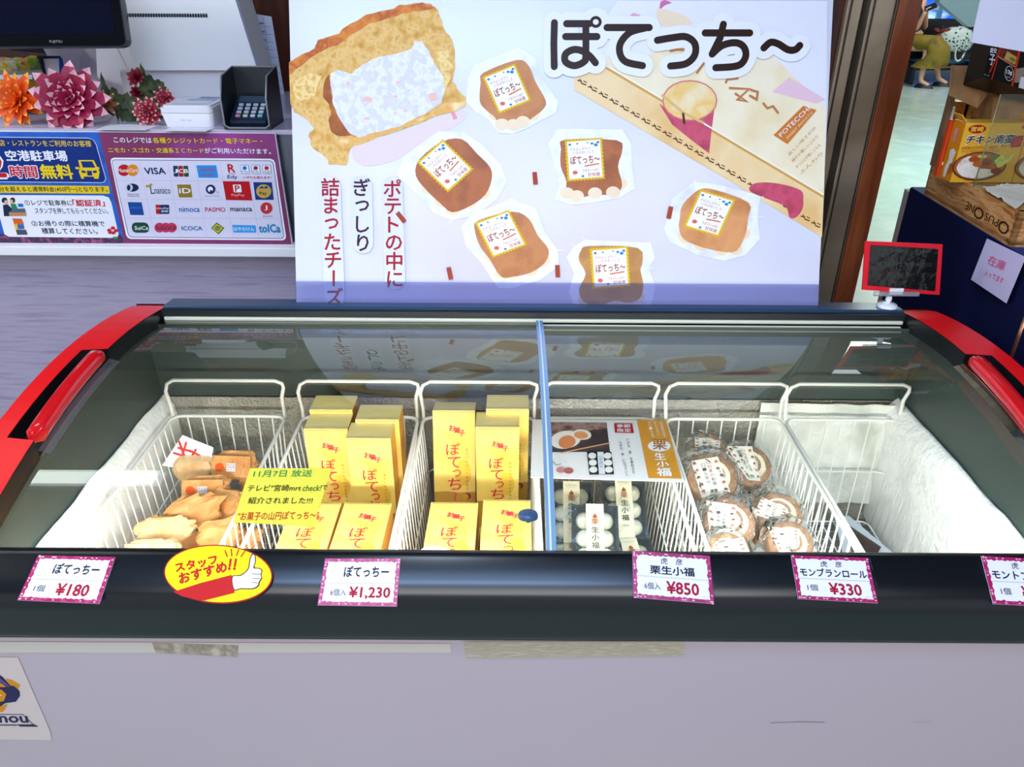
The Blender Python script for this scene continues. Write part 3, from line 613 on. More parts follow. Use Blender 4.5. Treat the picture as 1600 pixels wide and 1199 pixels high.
p6.poly([(1160, 636), (1368, 640), (1376, 704), (1172, 704)], ink('2FA0E8'), 5); p6.text('はやかけん', (1178, 690), (1362, 690), (1172, 654), W, 6, .01)
p6.text('toICa', (1404, 702), (1592, 702), (1396, 632), ink('1A8AC0'), 5, .05)
pr.build('printed_notice', sg); pcar.build('printed_pictogram', sg); p6.build('printed_payment_marks', sg)

# ================================================================== THE BIG BOARD
TL_ = R(22); PO = V((0, 1.412, .9215)); pp = Plane(PO, (1, 0, 0), (0, math.sin(TL_), math.cos(TL_)))
board = thing('advertising_board', 'very large leaning poster board with pictures of cakes and big brown hiragana', 'poster', PO)
u0, u1 = pp.px(465, 484)[0], pp.px(1279, 490)[0]; u0 = (u0+pp.px(450, 0)[0])/2; u1 = (u1+pp.px(1300, 0)[0])/2
poster = mat('poster_paper', 'D0D1EA', .3, spec=.3, var=['DADBEC', 'D6CCDE'], vs=1.6, coat=.35)
poster.node_tree.nodes['Principled BSDF'].inputs['Coat Roughness'].default_value = .16
b = MB(); q = [pp.pt(u, v_) for u, v_ in ((u0, 0), (u1, 0), (u1, .74), (u0, .74))]; b.hexa(q, [p+pp.n*-.012 for p in q], poster); b.build('foam_board', board)
for u in (u0+.15, u1-.15):
    b = MB(); a = pp.pt(u, .45, -.012); b.tube([a, V((a.x, a.y+.28, .012))], .008, mat('strut', 'B8B8BC', .4)); b.box((a.x, a.y+.28, .006), (.05, .05, .012), slateD); b.build('support_leg', board)
A = Print(pp, pp.px, step=.0002); c3 = lambda l: [(450+x/3.721, y/3.721) for x, y in l]; c5 = lambda l: [(450+x/3.721, 230+y/3.721) for x, y in l]; c6 = lambda l: [(840+x/3.333, 200+y/3.333) for x, y in l]; c4 = lambda l: [(840+x/3.333, y/3.333) for x, y in l]
crumb = mat('cake_crumb', 'CC9038', .6, var=['DDA850', 'EAC076', 'D29A42'], vs=60, detail=8); crust = mat('cake_crust', 'C8641A', .6, var=['E08628', 'B85312', 'F0A24A'], vs=26, detail=8)
cheese = mat('cheese', 'E0DEEE', .6, var=['D6D4E6', 'ECEBF6', 'DEDCEC'], vs=60, detail=8); soft = mat('pale_lilac', 'D8D6F0', .5); warm = mat('warm_pink', 'E6D2D8', .5); warm2 = mat('warm_cream', 'F5E6DC', .5)
A.poly(c3([(380, 850), (560, 800), (820, 710), (1010, 640), (1020, 700), (820, 820), (600, 940), (420, 960)]), warm, 1, True)
out = [(5, 370), (60, 330), (160, 280), (170, 235), (300, 195), (312, 168), (450, 90), (600, 55), (650, 32), (780, 15), (830, 25), (870, 60), (900, 130), (905, 170), (950, 230), (975, 300), (975, 400), (960, 470), (1000, 540), (1040, 570), (1030, 620), (960, 650), (900, 650), (800, 700), (560, 790), (480, 820), (380, 850), (350, 900), (345, 960), (240, 955), (225, 920), (140, 860), (120, 790), (150, 740), (100, 690), (40, 650), (15, 600)]
def rough(p, a=4, n=3):
    o_ = []
    for i in range(len(p)):
        q0, q1 = p[i], p[(i+1) % len(p)]
        for k in range(n): t = k/n; o_.append((q0[0]+(q1[0]-q0[0])*t+random.uniform(-a, a), q0[1]+(q1[1]-q0[1])*t+random.uniform(-a, a)))
    return o_
A.poly([(max(x, 451.5), y) for x, y in c3(rough(out, 5))], crumb, 2)
A.poly([(max(x, 451.5), y) for x, y in c3(rough([(5, 370), (60, 330), (160, 280), (170, 235), (300, 195), (312, 168), (450, 90), (600, 55), (650, 32), (780, 15), (830, 25), (868, 60), (800, 55), (700, 75), (600, 100), (480, 140), (360, 205), (330, 240), (200, 300), (120, 350), (60, 400), (5, 440)], 5))], crust, 3)
A.poly(c3(rough([(300, 850), (500, 800), (760, 710), (960, 650), (1030, 620), (1040, 590), (960, 600), (800, 680), (560, 760), (400, 800), (300, 800)], 4)), mat('cake_edge', 'F2C478', .6, var=['E8A850', 'FBE0A8'], vs=30), 3)
for q in ([(860, 300), (930, 290), (965, 400), (900, 560), (890, 430)], [(20, 480), (120, 430), (200, 440), (150, 560), (60, 600)]): A.poly(c3(rough(q, 7, 5)), mat('crumb_light', 'E0A040', .6, var=['F4D890', 'D89A3C'], vs=70, detail=8), 4)
A.poly(c3(rough([(238, 430), (208, 480), (205, 560), (240, 610), (250, 660), (235, 700), (250, 770), (300, 795), (380, 790), (330, 700), (270, 610), (250, 500)], 3)), mat('cake_dark', '8A3C12', .6, var='C0701E', vs=40), 4)
A.poly(c3(rough([(250, 430), (290, 408), (370, 430), (420, 388), (480, 350), (560, 325), (660, 305), (720, 285), (740, 240), (780, 245), (820, 300), (850, 370), (900, 440), (912, 520), (890, 600), (800, 660), (650, 735), (500, 775), (410, 800), (350, 770), (300, 690), (260, 610), (258, 540), (245, 470)], 3)), cheese, 5)
for x, y, a, c in ((465, 580, 34, 16), (845, 565, 28, 30), (640, 480, 13, 9), (350, 488, 12, 14), (628, 562, 12, 8), (700, 530, 10, 7), (625, 660, 9, 10), (560, 590, 7, 6), (460, 690, 20, 10), (680, 645, 10, 9)): A.poly(c3([(x+a*math.cos(t)*random.uniform(.7, 1.1), y+c*math.sin(t)*random.uniform(.7, 1.1)) for t in [k*.628 for k in range(10)]]), mat('cheese_pink', 'F0BDB4', .6), 6)
A.poly(c3([(945, 650), (965, 645), (985, 690), (962, 697)]), ink('E8A0A0'), 3)
# package in the picture
A.poly([(945, 105), (925, 60), (965, 2), (1150, 2), (1240, 60), (1291, 170), (1287, 308)], mat('pack_face', 'F0DDB4', .5, var=['F6E9CC', 'EBD3A2'], vs=7), 2)
A.poly([(965, 2), (1292, 2), (1291, 170), (1240, 120), (1180, 60), (1060, 70), (1000, 90), (940, 90), (925, 60)], mat('pack_pale', 'EAE8F4', .5), 3)
A.poly([(897, 120), (946, 104), (1287, 306), (1284, 371), (1140, 283), (897, 141)], mat('pack_side', 'EFC98F', .5, var=['F3D6A4', 'E9BC78'], vs=8), 3)
A.line([(948, 107), (1286, 308)], 3.2, ink('D8A050'), 4); A.line([(949, 104), (1286, 304)], 2.4, ink('FDF6E4'), 5)
for i in range(23):
    x = 903+i*16.6; y = 124+i*10.1
    if x < 1278:
        A.line([(x, y+2), (x+5, y+3)], 1.8, ink('5A3418'), 4); A.line([(x+3, y), (x+6, y+7)], 1.5, ink('5A3418'), 4); A.line([(x+7, y+7), (x+12, y+9)], 2, ink('6B4422'), 4); A.line([(x+9, y+3), (x+13, y+5)], 1.5, ink('6B4422'), 4)
A.poly(c4([(632, 540), (700, 590), (780, 630), (860, 620), (922, 550), (905, 680), (892, 800), (800, 730), (700, 650)]), mat('potato_skin', 'B83252', .5, var=['D0486A', 'A02444'], vs=30), 5)
A.ell(1077.5, 157.5, 43, 32, ink('D8707C'), 6); A.ell(1077.5, 157.5, 41, 30, mat('potato_flesh', 'F3E2C0', .5, var=['F0C46A', 'F7E8D0'], vs=16), 7); A.line(c4([(650, 500), (760, 590), (860, 640)]), 4, ink('E0B878'), 8); A.line(c4([(757, 595), (762, 640)]), 3.5, ink('4A2A18'), 8)
A.poly(c6([(1105, 305), (1150, 286), (1250, 290), (1368, 325), (1382, 380), (1378, 420), (1350, 462), (1312, 468), (1290, 410), (1200, 372), (1112, 335)]), mat('potato_skin'), 5, True)
A.poly(c4([(630, 60), (640, 10), (660, 0), (700, 15), (660, 30)]), ink('D070A0'), 4); A.poly(c4([(480, 80), (500, 68), (535, 80), (520, 100)]), ink('E8A8C0'), 4); A.poly(c4([(620, 60), (640, 45), (760, 80), (800, 130), (660, 140), (625, 100)]), ink('F2DCC0'), 4, True); A.poly(c4([(1220, 480), (1310, 405), (1500, 520), (1450, 540), (1300, 500)]), mat('petal_pink', 'EBC3D2', .5), 4)
for q in ([(1000, 460), (1100, 465), (1040, 520), (1090, 530), (1030, 490)], [(1110, 470), (1145, 480), (1140, 520), (1105, 500)], [(1175, 540), (1195, 565), (1225, 555), (1250, 588)], [(980, 430), (985, 415), (1040, 410)], [(830, 380), (862, 335)], [(692, 268), (725, 260), (755, 262)]): A.stroke(c4(q), 3.6, ink('BE7C46'), 5)
A.poly(c4([(1227, 705), (1382, 552), (1452, 575), (1300, 752)]), ink('D07A30'), 5); A.text('POTECCHI', *c4([(1268, 716), (1420, 570), (1252, 700)]), W, 6); A.text('SWEET POTATO', *c4([(1300, 728), (1432, 590), (1292, 718)]), ink('F2D8B8'), 6)
for i, t in enumerate(('皮しい味さがの', '穏やか優しいふわり', 'ほっと心が嬉しくなる', 'ふんわり')): A.text(t, *c4([(1310+20*i, 815+32*i), (1450+12*i, 670+45*i), (1298+20*i, 803+32*i)]), ink('C89A62'), 6)
# six wrapped cakes
wrapm = mat('wrap_print', 'E4E3F3', .4, var=['F2F2FB', 'D9DAEA'], vs=22); skin = [mat('cake_a', 'B9703A', .5, var=['C98248', 'A65E2C'], vs=14), mat('cake_b', '9A4E22', .5, var=['B5632E', '84401C'], vs=14), mat('cake_c', 'D58A4E', .5, var=['E09C62', 'C67A3E'], vs=14), mat('cake_d', 'B57A38', .5, var=['C98E4C', 'A0682C'], vs=14)]
cup = mat('paper_cup', 'F0D4AE', .5, var='F6E2C8', vs=10)
cakes = [(c3([(1120, 480), (1135, 425), (1330, 350), (1400, 385), (1440, 480), (1500, 590), (1480, 640), (1430, 680), (1370, 720), (1310, 738), (1240, 735), (1200, 680), (1150, 640), (1115, 590)]), c3([(1130, 448), (1320, 370), (1420, 580), (1225, 665)]), 0),
 ([(650, 275), (655, 250), (690, 222), (722, 218), (745, 240), (766, 262), (768, 282), (758, 305), (735, 322), (707, 332), (688, 318), (667, 298)], [(651.6, 254.2), (691.9, 217.7), (741.6, 263.6), (699.9, 301.2)], 1),
 ([(742, 360), (747, 345), (800, 331), (826, 342), (840, 368), (857, 390), (852, 410), (830, 426), (800, 433), (782, 432), (765, 405), (750, 385)], [(741.6, 348.3), (795.3, 328), (825, 383), (769.8, 403.3)], 0),
 (c6([(122, 110), (140, 62), (410, 65), (440, 120), (418, 200), (440, 300), (400, 345), (300, 350), (200, 365), (145, 350), (150, 280), (120, 200)]), c6([(140, 65), (335, 50), (355, 262), (155, 280)]), 1),
 (c6([(840, 322), (930, 325), (1098, 390), (1095, 470), (1080, 560), (1035, 640), (960, 645), (850, 620), (760, 580), (735, 520), (740, 470), (755, 400)]), c6([(845, 320), (1030, 375), (940, 572), (758, 515)]), 2),
 (c6([(225, 640), (270, 615), (520, 625), (545, 700), (535, 740), (550, 820), (530, 890), (470, 910), (400, 900), (320, 925), (240, 905), (215, 840), (250, 760), (215, 690)]), c6([(272, 630), (470, 615), (480, 825), (285, 840)]), 3)]
for k, (ol, stp, si) in enumerate(cakes):
    cx = sum(p[0] for p in ol)/len(ol); cy = sum(p[1] for p in ol)/len(ol)
    wr = [(cx+(x-cx)*random.uniform(1.22, 1.5), cy+(y-cy)*random.uniform(1.15, 1.4)) for x, y in ol]
    A.poly([(x, min(y, 483)) for x, y in wr], wrapm, 3+(k % 2)*.3)
    for _ in range(5):
        i = random.randrange(len(ol)); A.line([(cx+(ol[i][0]-cx)*1.1, cy+(ol[i][1]-cy)*1.1), (cx+(ol[i][0]-cx)*1.4, min(482, cy+(ol[i][1]-cy)*1.3))], .9, ink('FBFBFF'), 5)
    low = sorted(ol, key=lambda p: -p[1])[:5]
    for p in low: A.ell(p[0]+(cx-p[0])*.06, min(p[1]-3, 474), 11, 9, cup, 5.2)
    A.poly(ol, skin[si], 5.5, True, 3)
    a, b_, c_, d_ = [V(p) for p in stp]; f = lambda u, v_: tuple(a+(b_-a)*u+(d_-a)*v_)
    ed = []
    for i in range(4):
        s0, s1 = (V((0, 0)), V((1, 0)), V((1, 1)), V((0, 1)))[i], (V((0, 0)), V((1, 0)), V((1, 1)), V((0, 1)))[(i+1) % 4]; nn = 11
        for j in range(nn*2): t = j/(nn*2); q = s0.lerp(s1, t); o_ = (V((.5, .5))-q).normalized()*(.022 if j % 2 else -.012); ed.append(f(*(q+o_)))
    A.poly(ed, ink('E9BE1E'), 8); A.poly([f(.06, .05), f(.94, .05), f(.94, .95), f(.06, .95)], ink('FBF4EC'), 9)
    T_ = lambda t, u, v_, w_, h_, m, bd=0: A.text(t, f(u, v_), f(u+w_, v_), f(u, v_-h_), m, 10, bd)
    T_('ぽてっち～', .12, .60, .78, .20, ink('A03020'), .02); T_('すのよしがらく', .12, .27, .55, .07, ink('C08080')); T_('いものおいしさ', .2, .36, .55, .07, ink('C08080')); T_('うまさいっぱい', .42, .80, .45, .07, ink('B04030')); T_('甘味屋', .55, .92, .33, .09, ink('B04030'))
    A.line([f(.5, .66), f(.85, .63)], 2, ink('E07050'), 10); A.ell(*f(.22, .80), 4, 3, ink('E06A60'), 10)
    for u, v_, r in ((.13, .12, 2.6), (.33, .11, 1.8), (.72, .13, 2.6), (.82, .17, 3.4), (.88, .11, 2.6), (.42, .90, 2.4), (.6, .10, 1.5)): A.ell(*f(u, v_), r, r*.8, ink('2F86C4'), 10, n=5)
A.build('printed_picture', board, 'printed picture of a cut cheese cake, six wrapped cakes and their package')
A = Print(pp, pp.px, step=.0002, base=.0034)
ttl = [([(87, 122), (84, 230), (86, 350)], 0), ([(150, 127), (268, 127)], 0), ([(145, 194), (308, 194)], 0), ([(250, 130), (250, 290), (240, 325), (190, 345), (145, 325), (145, 285), (185, 262), (230, 268), (270, 295), (300, 330)], 0), ([(360, 147), (580, 147)], 0), ([(555, 150), (480, 172), (432, 225), (427, 280), (458, 325), (545, 345)], 1), ([(622, 213), (700, 200), (770, 195), (816, 230), (816, 290), (770, 335), (690, 347)], 1), ([(870, 175), (1102, 175)], 0), ([(965, 130), (948, 200), (906, 285)], 0), ([(906, 285), (960, 240), (1030, 226), (1072, 250), (1080, 300), (1040, 345), (925, 356)], 1), ([(1175, 253), (1210, 224), (1250, 232), (1300, 262), (1338, 262), (1362, 240)], 1)]
for q, sm_ in ttl: A.stroke(smoothpath(c4(q), 5) if (sm_ or len(q) > 3) else c4(q), 34, ink('EEEEFA'), 0)
A.ell(*c4([(302, 118)])[0], 22, 22, ink('EEEEFA'), 0)
tb = ink('2B1408', .4)
for q, sm_ in ttl: A.stroke(smoothpath(c4(q), 5) if (sm_ or len(q) > 3) else c4(q), 10.8, tb, 1)
ring = [(302+23*math.cos(a), 118+23*math.sin(a)) for a in [i*PI/10 for i in range(20)]]; A.stroke(c4(ring), 4.6, tb, 1, closed=True)
rdk, pdk = ink('A8182A'), ink('3E1A34')
for t, x, y, dx, p, m, sz in (('ポテトの中に', 613.4, 294.5, .8, 28.4, rdk, 30), ('ぎっしり', 566, 293, .5, 29, pdk, 30), ('詰まったチーズ', 516.6, 293, 1.1, 28.4, rdk, 30)):
    A.stroke([(x, y), (x+dx*(len(t)-1), min(466, y+p*(len(t)-1)))], 33, ink('DDDFF2'), 0)
    A.col(t, x, y, sz, p, m, 2, .02, dx)
bk = ink('A8452A')
for x, y, r in ((836, 279, 5), (627, 340, 38), (703, 427.5, 12), (871, 424, 3), (1046, 332.6, -12)):
    c, q = math.cos(R(-r)), math.sin(R(-r)); A.poly([(x+a*c-d*q, y+a*q+d*c) for a, d in ((-3.6, -9.6), (3.6, -9.6), (3.6, 9.6), (-3.6, 9.6))], bk, 2)
A.build('lettering', board, 'large dark brown hiragana with white outline and vertical red lettering')
m_ = MB(); v0 = pp.px(700, 441)[1]; m_.poly([pp.pt(u0, 0.0005, .0052), pp.pt(u1, .0005, .0052), pp.pt(u1, v0, .0052), pp.pt(u0, v0, .0052)], clear('tinted_strip', 'C6C8E4', .12, 'A8AACB')); m_.build('tinted_overlay_strip', board, )  # translucent bluish grey strip over the lower edge of the board

# ================================================================== THINGS ON THE CASH COUNTER
def on(x, y, z=CZ): return atz(x, y, z)
gloss = mat('white_plastic', 'FBFBFF', .3, spec=.5); gloss2 = mat('white_plastic_warm', 'EDEAF4', .35)
def prism(name, par, pxs, Y, d, m, lean=0, bev=0):
    """front outline given in photo pixels on the plane y = Y (leaning back by lean), real thickness d"""
    n = V((0, -math.cos(R(lean)), math.sin(R(lean)))); p0 = aty(*pxs[0], Y); q = [hit(x, y, p0, n) for x, y in pxs]
    b = MB(); b.hexa(q, [p-n*d for p in q], m); o = b.build(name, par); o['_pl'] = 0; del o['_pl']; return o, Plane(p0, (1, 0, 0), V((1, 0, 0)).cross(n)*-1)
# register
rg = thing('cash_register', 'large white register housing with a slim vent, behind the printer and card terminal', 'register', on(300, 150))
o, rp = prism('housing', rg, [(158, -60), (352, -60), (368, 0), (401, 106), (396, 110), (212, 110), (196, 60)], 2.36, .16, gloss, lean=8)
pv = Print(rp, rp.px); pv.poly([(193, 21), (324, 22.5), (325, 27.5), (194, 25.5)], ink('7B7C88'), 1)
for i in range(32): pv.poly([(194+i*4.1, 21), (196.2+i*4.1, 21), (197+i*4.1, 27), (194.8+i*4.1, 27)], ink('23242C'), 2)
pv.build('vent', rg); pv = Print(rp, rp.px); pv.line([(360, -30), (372, 5), (402, 106)], 1.6, ink('8A93B8'), 1); pv.line([(183, 74), (206, 120)], 2, ink('FFFFFF'), 1); tag(pv.build('edge_seam', rg))
zb_ = aty(290, 110, 2.345).z; xa_, xb_ = aty(222, 130, 2.345).x, aty(356, 130, 2.345).x; b = MB(); b.box(((xa_+xb_)/2-.03, 2.345+.13, (CZ+zb_)/2), (xb_-xa_+.06, .26, zb_-CZ), gloss, bev=.008); b.build('base', rg); a = V((0, 2.345, 0))
b = MB(); q = aty(282, 107.5, a.y-.012); b.box(q, (.02, .004, .003), ink('8A8C9A')); b.build('latch', rg)
o, _ = prism('side_housing', rg, [(92, 60), (216, 60), (244, 168), (150, 168)], 2.50, .08, gloss2)
# monitor on a white stand
mo = thing('touch_monitor', 'black touch screen monitor on a white sloping stand above the flowers', 'monitor', on(120, 150))
rc = [(195-9*(1-math.cos(t)), 62+8*math.sin(t)) for t in [k*PI/10 for k in range(6)]]
o, mp_ = prism('screen_housing', mo, [(-200, -90), (166, -90), (186, 0), (195, 62)]+[(193, 68), (187, 71), (-200, 73)], 2.12, .035, mat('monitor_black', '05050C', .12, spec=.6), lean=14)
o, _ = prism('bezel', mo, [(-200, -92), (168, -92), (188, -1), (197.5, 62), (195, 70), (188, 73.5), (-200, 75.5)], 2.124, .02, mat('bezel_grey', '2A2C34', .3), lean=14)
pv = Print(mp_, mp_.px); pv.poly([(-200, -80), (160, -80), (172, 0), (180, 52), (-200, 56)], mat('screen_glass', '0A0C26', .08), 1); pv.text('FUJITSU', (78, 68), (98, 68), (77.4, 63), ink('9A9AA8'), 2, .01); pv.build('screen', mo)
b = MB(); b0_, b1_ = on(118, 148), aty(100, 50, 2.24)
b.sheet(lambda u, v_: (lambda p: (p.x+.055*math.cos(2*PI*u), p.y+.03*math.sin(2*PI*u), p.z))(V((b0_.x+.03, b0_.y+.02, CZ)).lerp(V((b1_.x, 2.2, b1_.z)), v_)), 20, 6, gloss2); b.build('stand', mo)
b = MB(); b.box((b0_.x+.05, b0_.y+.03, CZ+.006), (.22, .16, .012), gloss2, bev=.004); b.build('stand_foot', mo)
# receipt paper feed beside the stand
b = MB(); q = [aty(x, y, 2.33) for x, y in ((124, 73), (150, 73), (196, 190), (168, 190))]; b.sheet(lambda u, v_: tuple((q[0].lerp(q[3], v_)).lerp(q[1].lerp(q[2], v_), u)+V((0, -.16*v_+.01*math.sin(u*PI), 0))), 8, 10, mat('roll_paper', 'E9E7F5', .5, var='D5D2EA', vs=30)); solo(b, 'paper_strip', 'long white paper strip hanging between monitor stand and register', 'paper')
# paper list behind the register
ls = thing('price_list_sheet', 'white printed list sheet standing behind the card terminal at the dark wood', 'sheet', aty(400, 160, 2.62))
o, lp = prism('sheet', ls, [(376, 18), (424, 26), (447, 163), (400, 160)], 2.62, .002, mat('list_paper', 'D9E0F4', .5), lean=0)
pv = Print(lp, lp.px)
for x in (386, 398, 411): pv.line([(x, 26), (x+20, 150)], .5, ink('7E8AB0'), 1)
for i in range(9): pv.line([(384+i*2.2, 40+i*12), (425+i*2.2, 42+i*12)], .5, ink('7E8AB0'), 1)
for i, y in enumerate((55, 64, 72, 97, 104)): pv.rect(388+i*2, y, 399+i*2, y+4, ink('5A6078'), 2)
pv.rect(392, 80, 403, 86, ink('E0A040'), 2)
for i in range(8): pv.rect(405+i*2, 35+i*13, 412+i*2, 38+i*13, ink('8F98B8'), 2)
pv.build('printed_table', ls)
# little white printer
wp = thing('receipt_printer', 'small white card printer between the red flowers and the dark card terminal', 'printer', on(295, 198))
a, c, e_ = on(264, 199), on(331, 200), on(345, 176)
hgt = .045; y0 = a.y; x0, x1 = aty(250, 180, y0).x, aty(332, 180, y0).x; y1 = y0+.17
def rrb(x0, x1, y0, y1, z0, z1, ins=0, r=.012):
    out = []
    for z, i_ in ((z0, ins), (z1, 0)):
        L_ = []
        for cx, cy, a0 in ((x1-i_-r, y1-i_-r, 0), (x0+i_+r, y1-i_-r, 90), (x0+i_+r, y0+i_+r, 180), (x1-i_-r, y0+i_+r, 270)):
            for k in range(5): t = R(a0+22.5*k); L_.append((cx+r*math.cos(t), cy+r*math.sin(t), z))
        out.append(L_)
    return out
b = MB(); l0, l1 = rrb(x0, x1, y0, y1, CZ, CZ+.034, .006); b.hexa(l0, l1, gloss); b.build('case', wp)
b = MB(); l0, l1 = rrb(x0, x1, y0, y1, CZ+.035, CZ+.047); b.hexa(l0, l1, gloss2); l0, l1 = rrb(x0+.006, x1-.006, y0+.006, y1-.006, CZ+.047, CZ+.052, 0); b.hexa(l0, l1, gloss2); b.build('cover', wp)
tp_ = Plane((x0, y0, CZ+.0521), (1, 0, 0), (0, 1, 0)); pv = Print(tp_); w_ = x1-x0; pv.rect(w_*.42, .125, w_*.92, .150, ink('6C84C0', .2), 1); pv.rect(w_*.15, .03, w_*.85, .105, ink('DDE2F4', .3), 1); pv.rect(w_*.3, .085, w_*.85, .11, ink('8EA6DC', .3), 2); pv.text('CT 100', (w_*.6, .114), (w_*.75, .114), (w_*.6, .119), K, 2); pv.build('display', wp)
fp_ = Plane((x0, y0+.004, CZ), (1, 0, 0), (0, 0, 1)); pv = Print(fp_, base=.003); pv.text('PW-100', (w_*.38, .016), (w_*.58, .016), (w_*.38, .019), ink('9A9CB0'), 2); pv.build('printed_name', wp)
# card terminal with privacy shield
ctm = thing('card_terminal', 'dark card payment terminal with a tall privacy shield and lit keys at the counter end', 'card reader', on(385, 204))
ch_, chr_ = mat('shield_grey', '23282E', .35), mat('shield_rim', '8B8F96', .35, metal=.3)
a, c = on(350, 203), on(420, 205); y0 = a.y; x0, x1 = a.x+.002, c.x+.002; y1 = y0+.12; zf, zb = CZ+.075, CZ+.135
def slab(b, p, q_, th, m): pass
b = MB()
for x, s_ in ((x0, 1), (x1, -1)):
    L_ = [(x, y0, CZ+.004), (x, y1, CZ+.004), (x, y1, zb), (x, y0+.03, zb-.012), (x, y0, zf)]; b.hexa(L_, [(p[0]+s_*.004, p[1], p[2]) for p in L_], ch_)
b.box(((x0+x1)/2, y1, (CZ+zb)/2), (x1-x0, .004, zb-CZ-.004), ch_); b.box(((x0+x1)/2, (y0+y1)/2, CZ+.004), (x1-x0, y1-y0, .006), ch_); b.build('privacy_shield', ctm)
b = MB(); b.tube([(x0+.002, y1, zb), (x0+.002, y0+.03, zb-.012), (x0+.002, y0, zf), (x0+.002, y0-.001, CZ+.012), (x0+.012, y0-.001, CZ+.005), (x1-.012, y0-.001, CZ+.005), (x1-.002, y0-.001, CZ+.012), (x1-.002, y0, zf), (x1-.002, y0+.03, zb-.012), (x1-.002, y1, zb), (x0+.002, y1, zb)], .0025, chr_, 6); b.build('shield_rim', ctm)
xm = (x0+x1)/2; M = Matrix.Translation((xm, y0+.058, CZ+.034)) @ Euler((R(28), 0, 0)).to_matrix().to_4x4(); wk = (x1-x0)*.80
def mbox(b, c, d, m, bev=0): b.box(M @ V(c), d, m, rot=M.to_3x3(), bev=bev)
b = MB(); mbox(b, (0, 0, 0), (wk, .105, .022), mat('keypad_body', '1C2740', .3), .004); b.build('keypad_body', ctm)
b = MB(); mbox(b, (0, .034, .0125), (wk*.8, .024, .003), mat('terminal_screen', '3E5264', .15)); b.build('display', ctm)
for r_ in range(4):
    for k in range(4):
        b = MB(); key = {(3, 0): 'E08AA0', (3, 1): 'C8D0C0', (3, 3): '68C8B8'}.get((r_, k), 'C6CEDA')
        mbox(b, ((k-1.5)*wk*.2, .012-r_*.0145, .0125), (wk*.13, .008, .004), mat('key_'+key, key, .3), .001); b.build('key', ctm)
# papers lying on the counter edge
for pts, lb in ((((150, 203.5), (228, 204), (250, 196), (172, 195)), 'white paper slip lying under the pink and green leaves at the counter edge'), (((255, 205), (322, 206), (335, 201), (268, 200)), 'white paper slip in front of the receipt printer')):
    q = [on(x, y) for x, y in pts]; b = MB(); b.hexa([p+V((0, 0, .0005)) for p in q], [p+V((0, 0, .0015)) for p in q], mat('slip', 'EFEDF8', .5)); solo(b, 'paper_slip', lb, 'paper')
# candy bag, tray and card stand at the left
b = MB(); q = [aty(x, y, 2.3) for x, y in ((-60, 92), (60, 88), (66, 120), (-60, 122))]
bagt = thing('sweets_bag', 'clear printed bag of coloured sweets in yellow and green behind the orange flower', 'bag', q[3])
b.sheet(lambda u, v_: tuple(q[3].lerp(q[2], u).lerp(q[0].lerp(q[1], u), v_)+V((0, -.05*math.sin(u*PI)**.5*math.sin(v_*PI)**.5+.008*mnoise.noise(V((u*9, v_*9, 0))), .008*mnoise.noise(V((u*7, v_*7, 5)))))), 28, 12, mat('sweets_print', 'F0C81A', .25, var=['F6F0E8', '5AA83C', 'F2D23A', 'D04A78', 'F4F0F4'], vs=22, coat=.6)); b.build('bag', bagt)
tr = thing('yellow_tray', 'yellow box with a white rim left behind the orange flower', 'box', aty(0, 150, 2.22))
o, _ = prism('tray_body', tr, [(-90, 124), (42, 124), (46, 146), (-90, 148)], 2.18, .1, mat('tray_yellow', 'F2C11A', .4, var='E6A812', vs=12)); o, _ = prism('tray_rim', tr, [(-90, 117), (50, 117), (50, 124), (-90, 125)], 2.17, .11, mat('tray_white', 'F2F0F6', .4)); o, _ = prism('tray_foot', tr, [(-90, 147), (42, 146), (40, 172), (-90, 174)], 2.19, .09, mat('tray_grey', 'BDB9CC', .4))
cs = thing('card_stand', 'small blue and white card stand with dark rim behind the pink flower', 'card stand', aty(80, 140, 2.2))
o, _ = prism('back_card', cs, [(62, 90), (93, 90), (101, 128), (70, 130)], 2.21, .012, mat('card_white', 'D8DAE8', .4)); o, _ = prism('rim', cs, [(56, 89), (60, 87.5), (92, 88), (92, 91.5), (64, 92), (70, 118), (66, 112), (60, 93)], 2.2, .01, ink('10163A')); o, _ = prism('blue_side', cs, [(92, 90), (94.5, 92), (102, 130), (76, 131), (74, 122), (93, 122)], 2.2, .01, ink('1240A8'))
o, _ = prism('screen_edge_panel', cs, [(15, 76), (84, 75), (78, 84), (16, 79)], 2.34, .02, ink('1A1C30'))
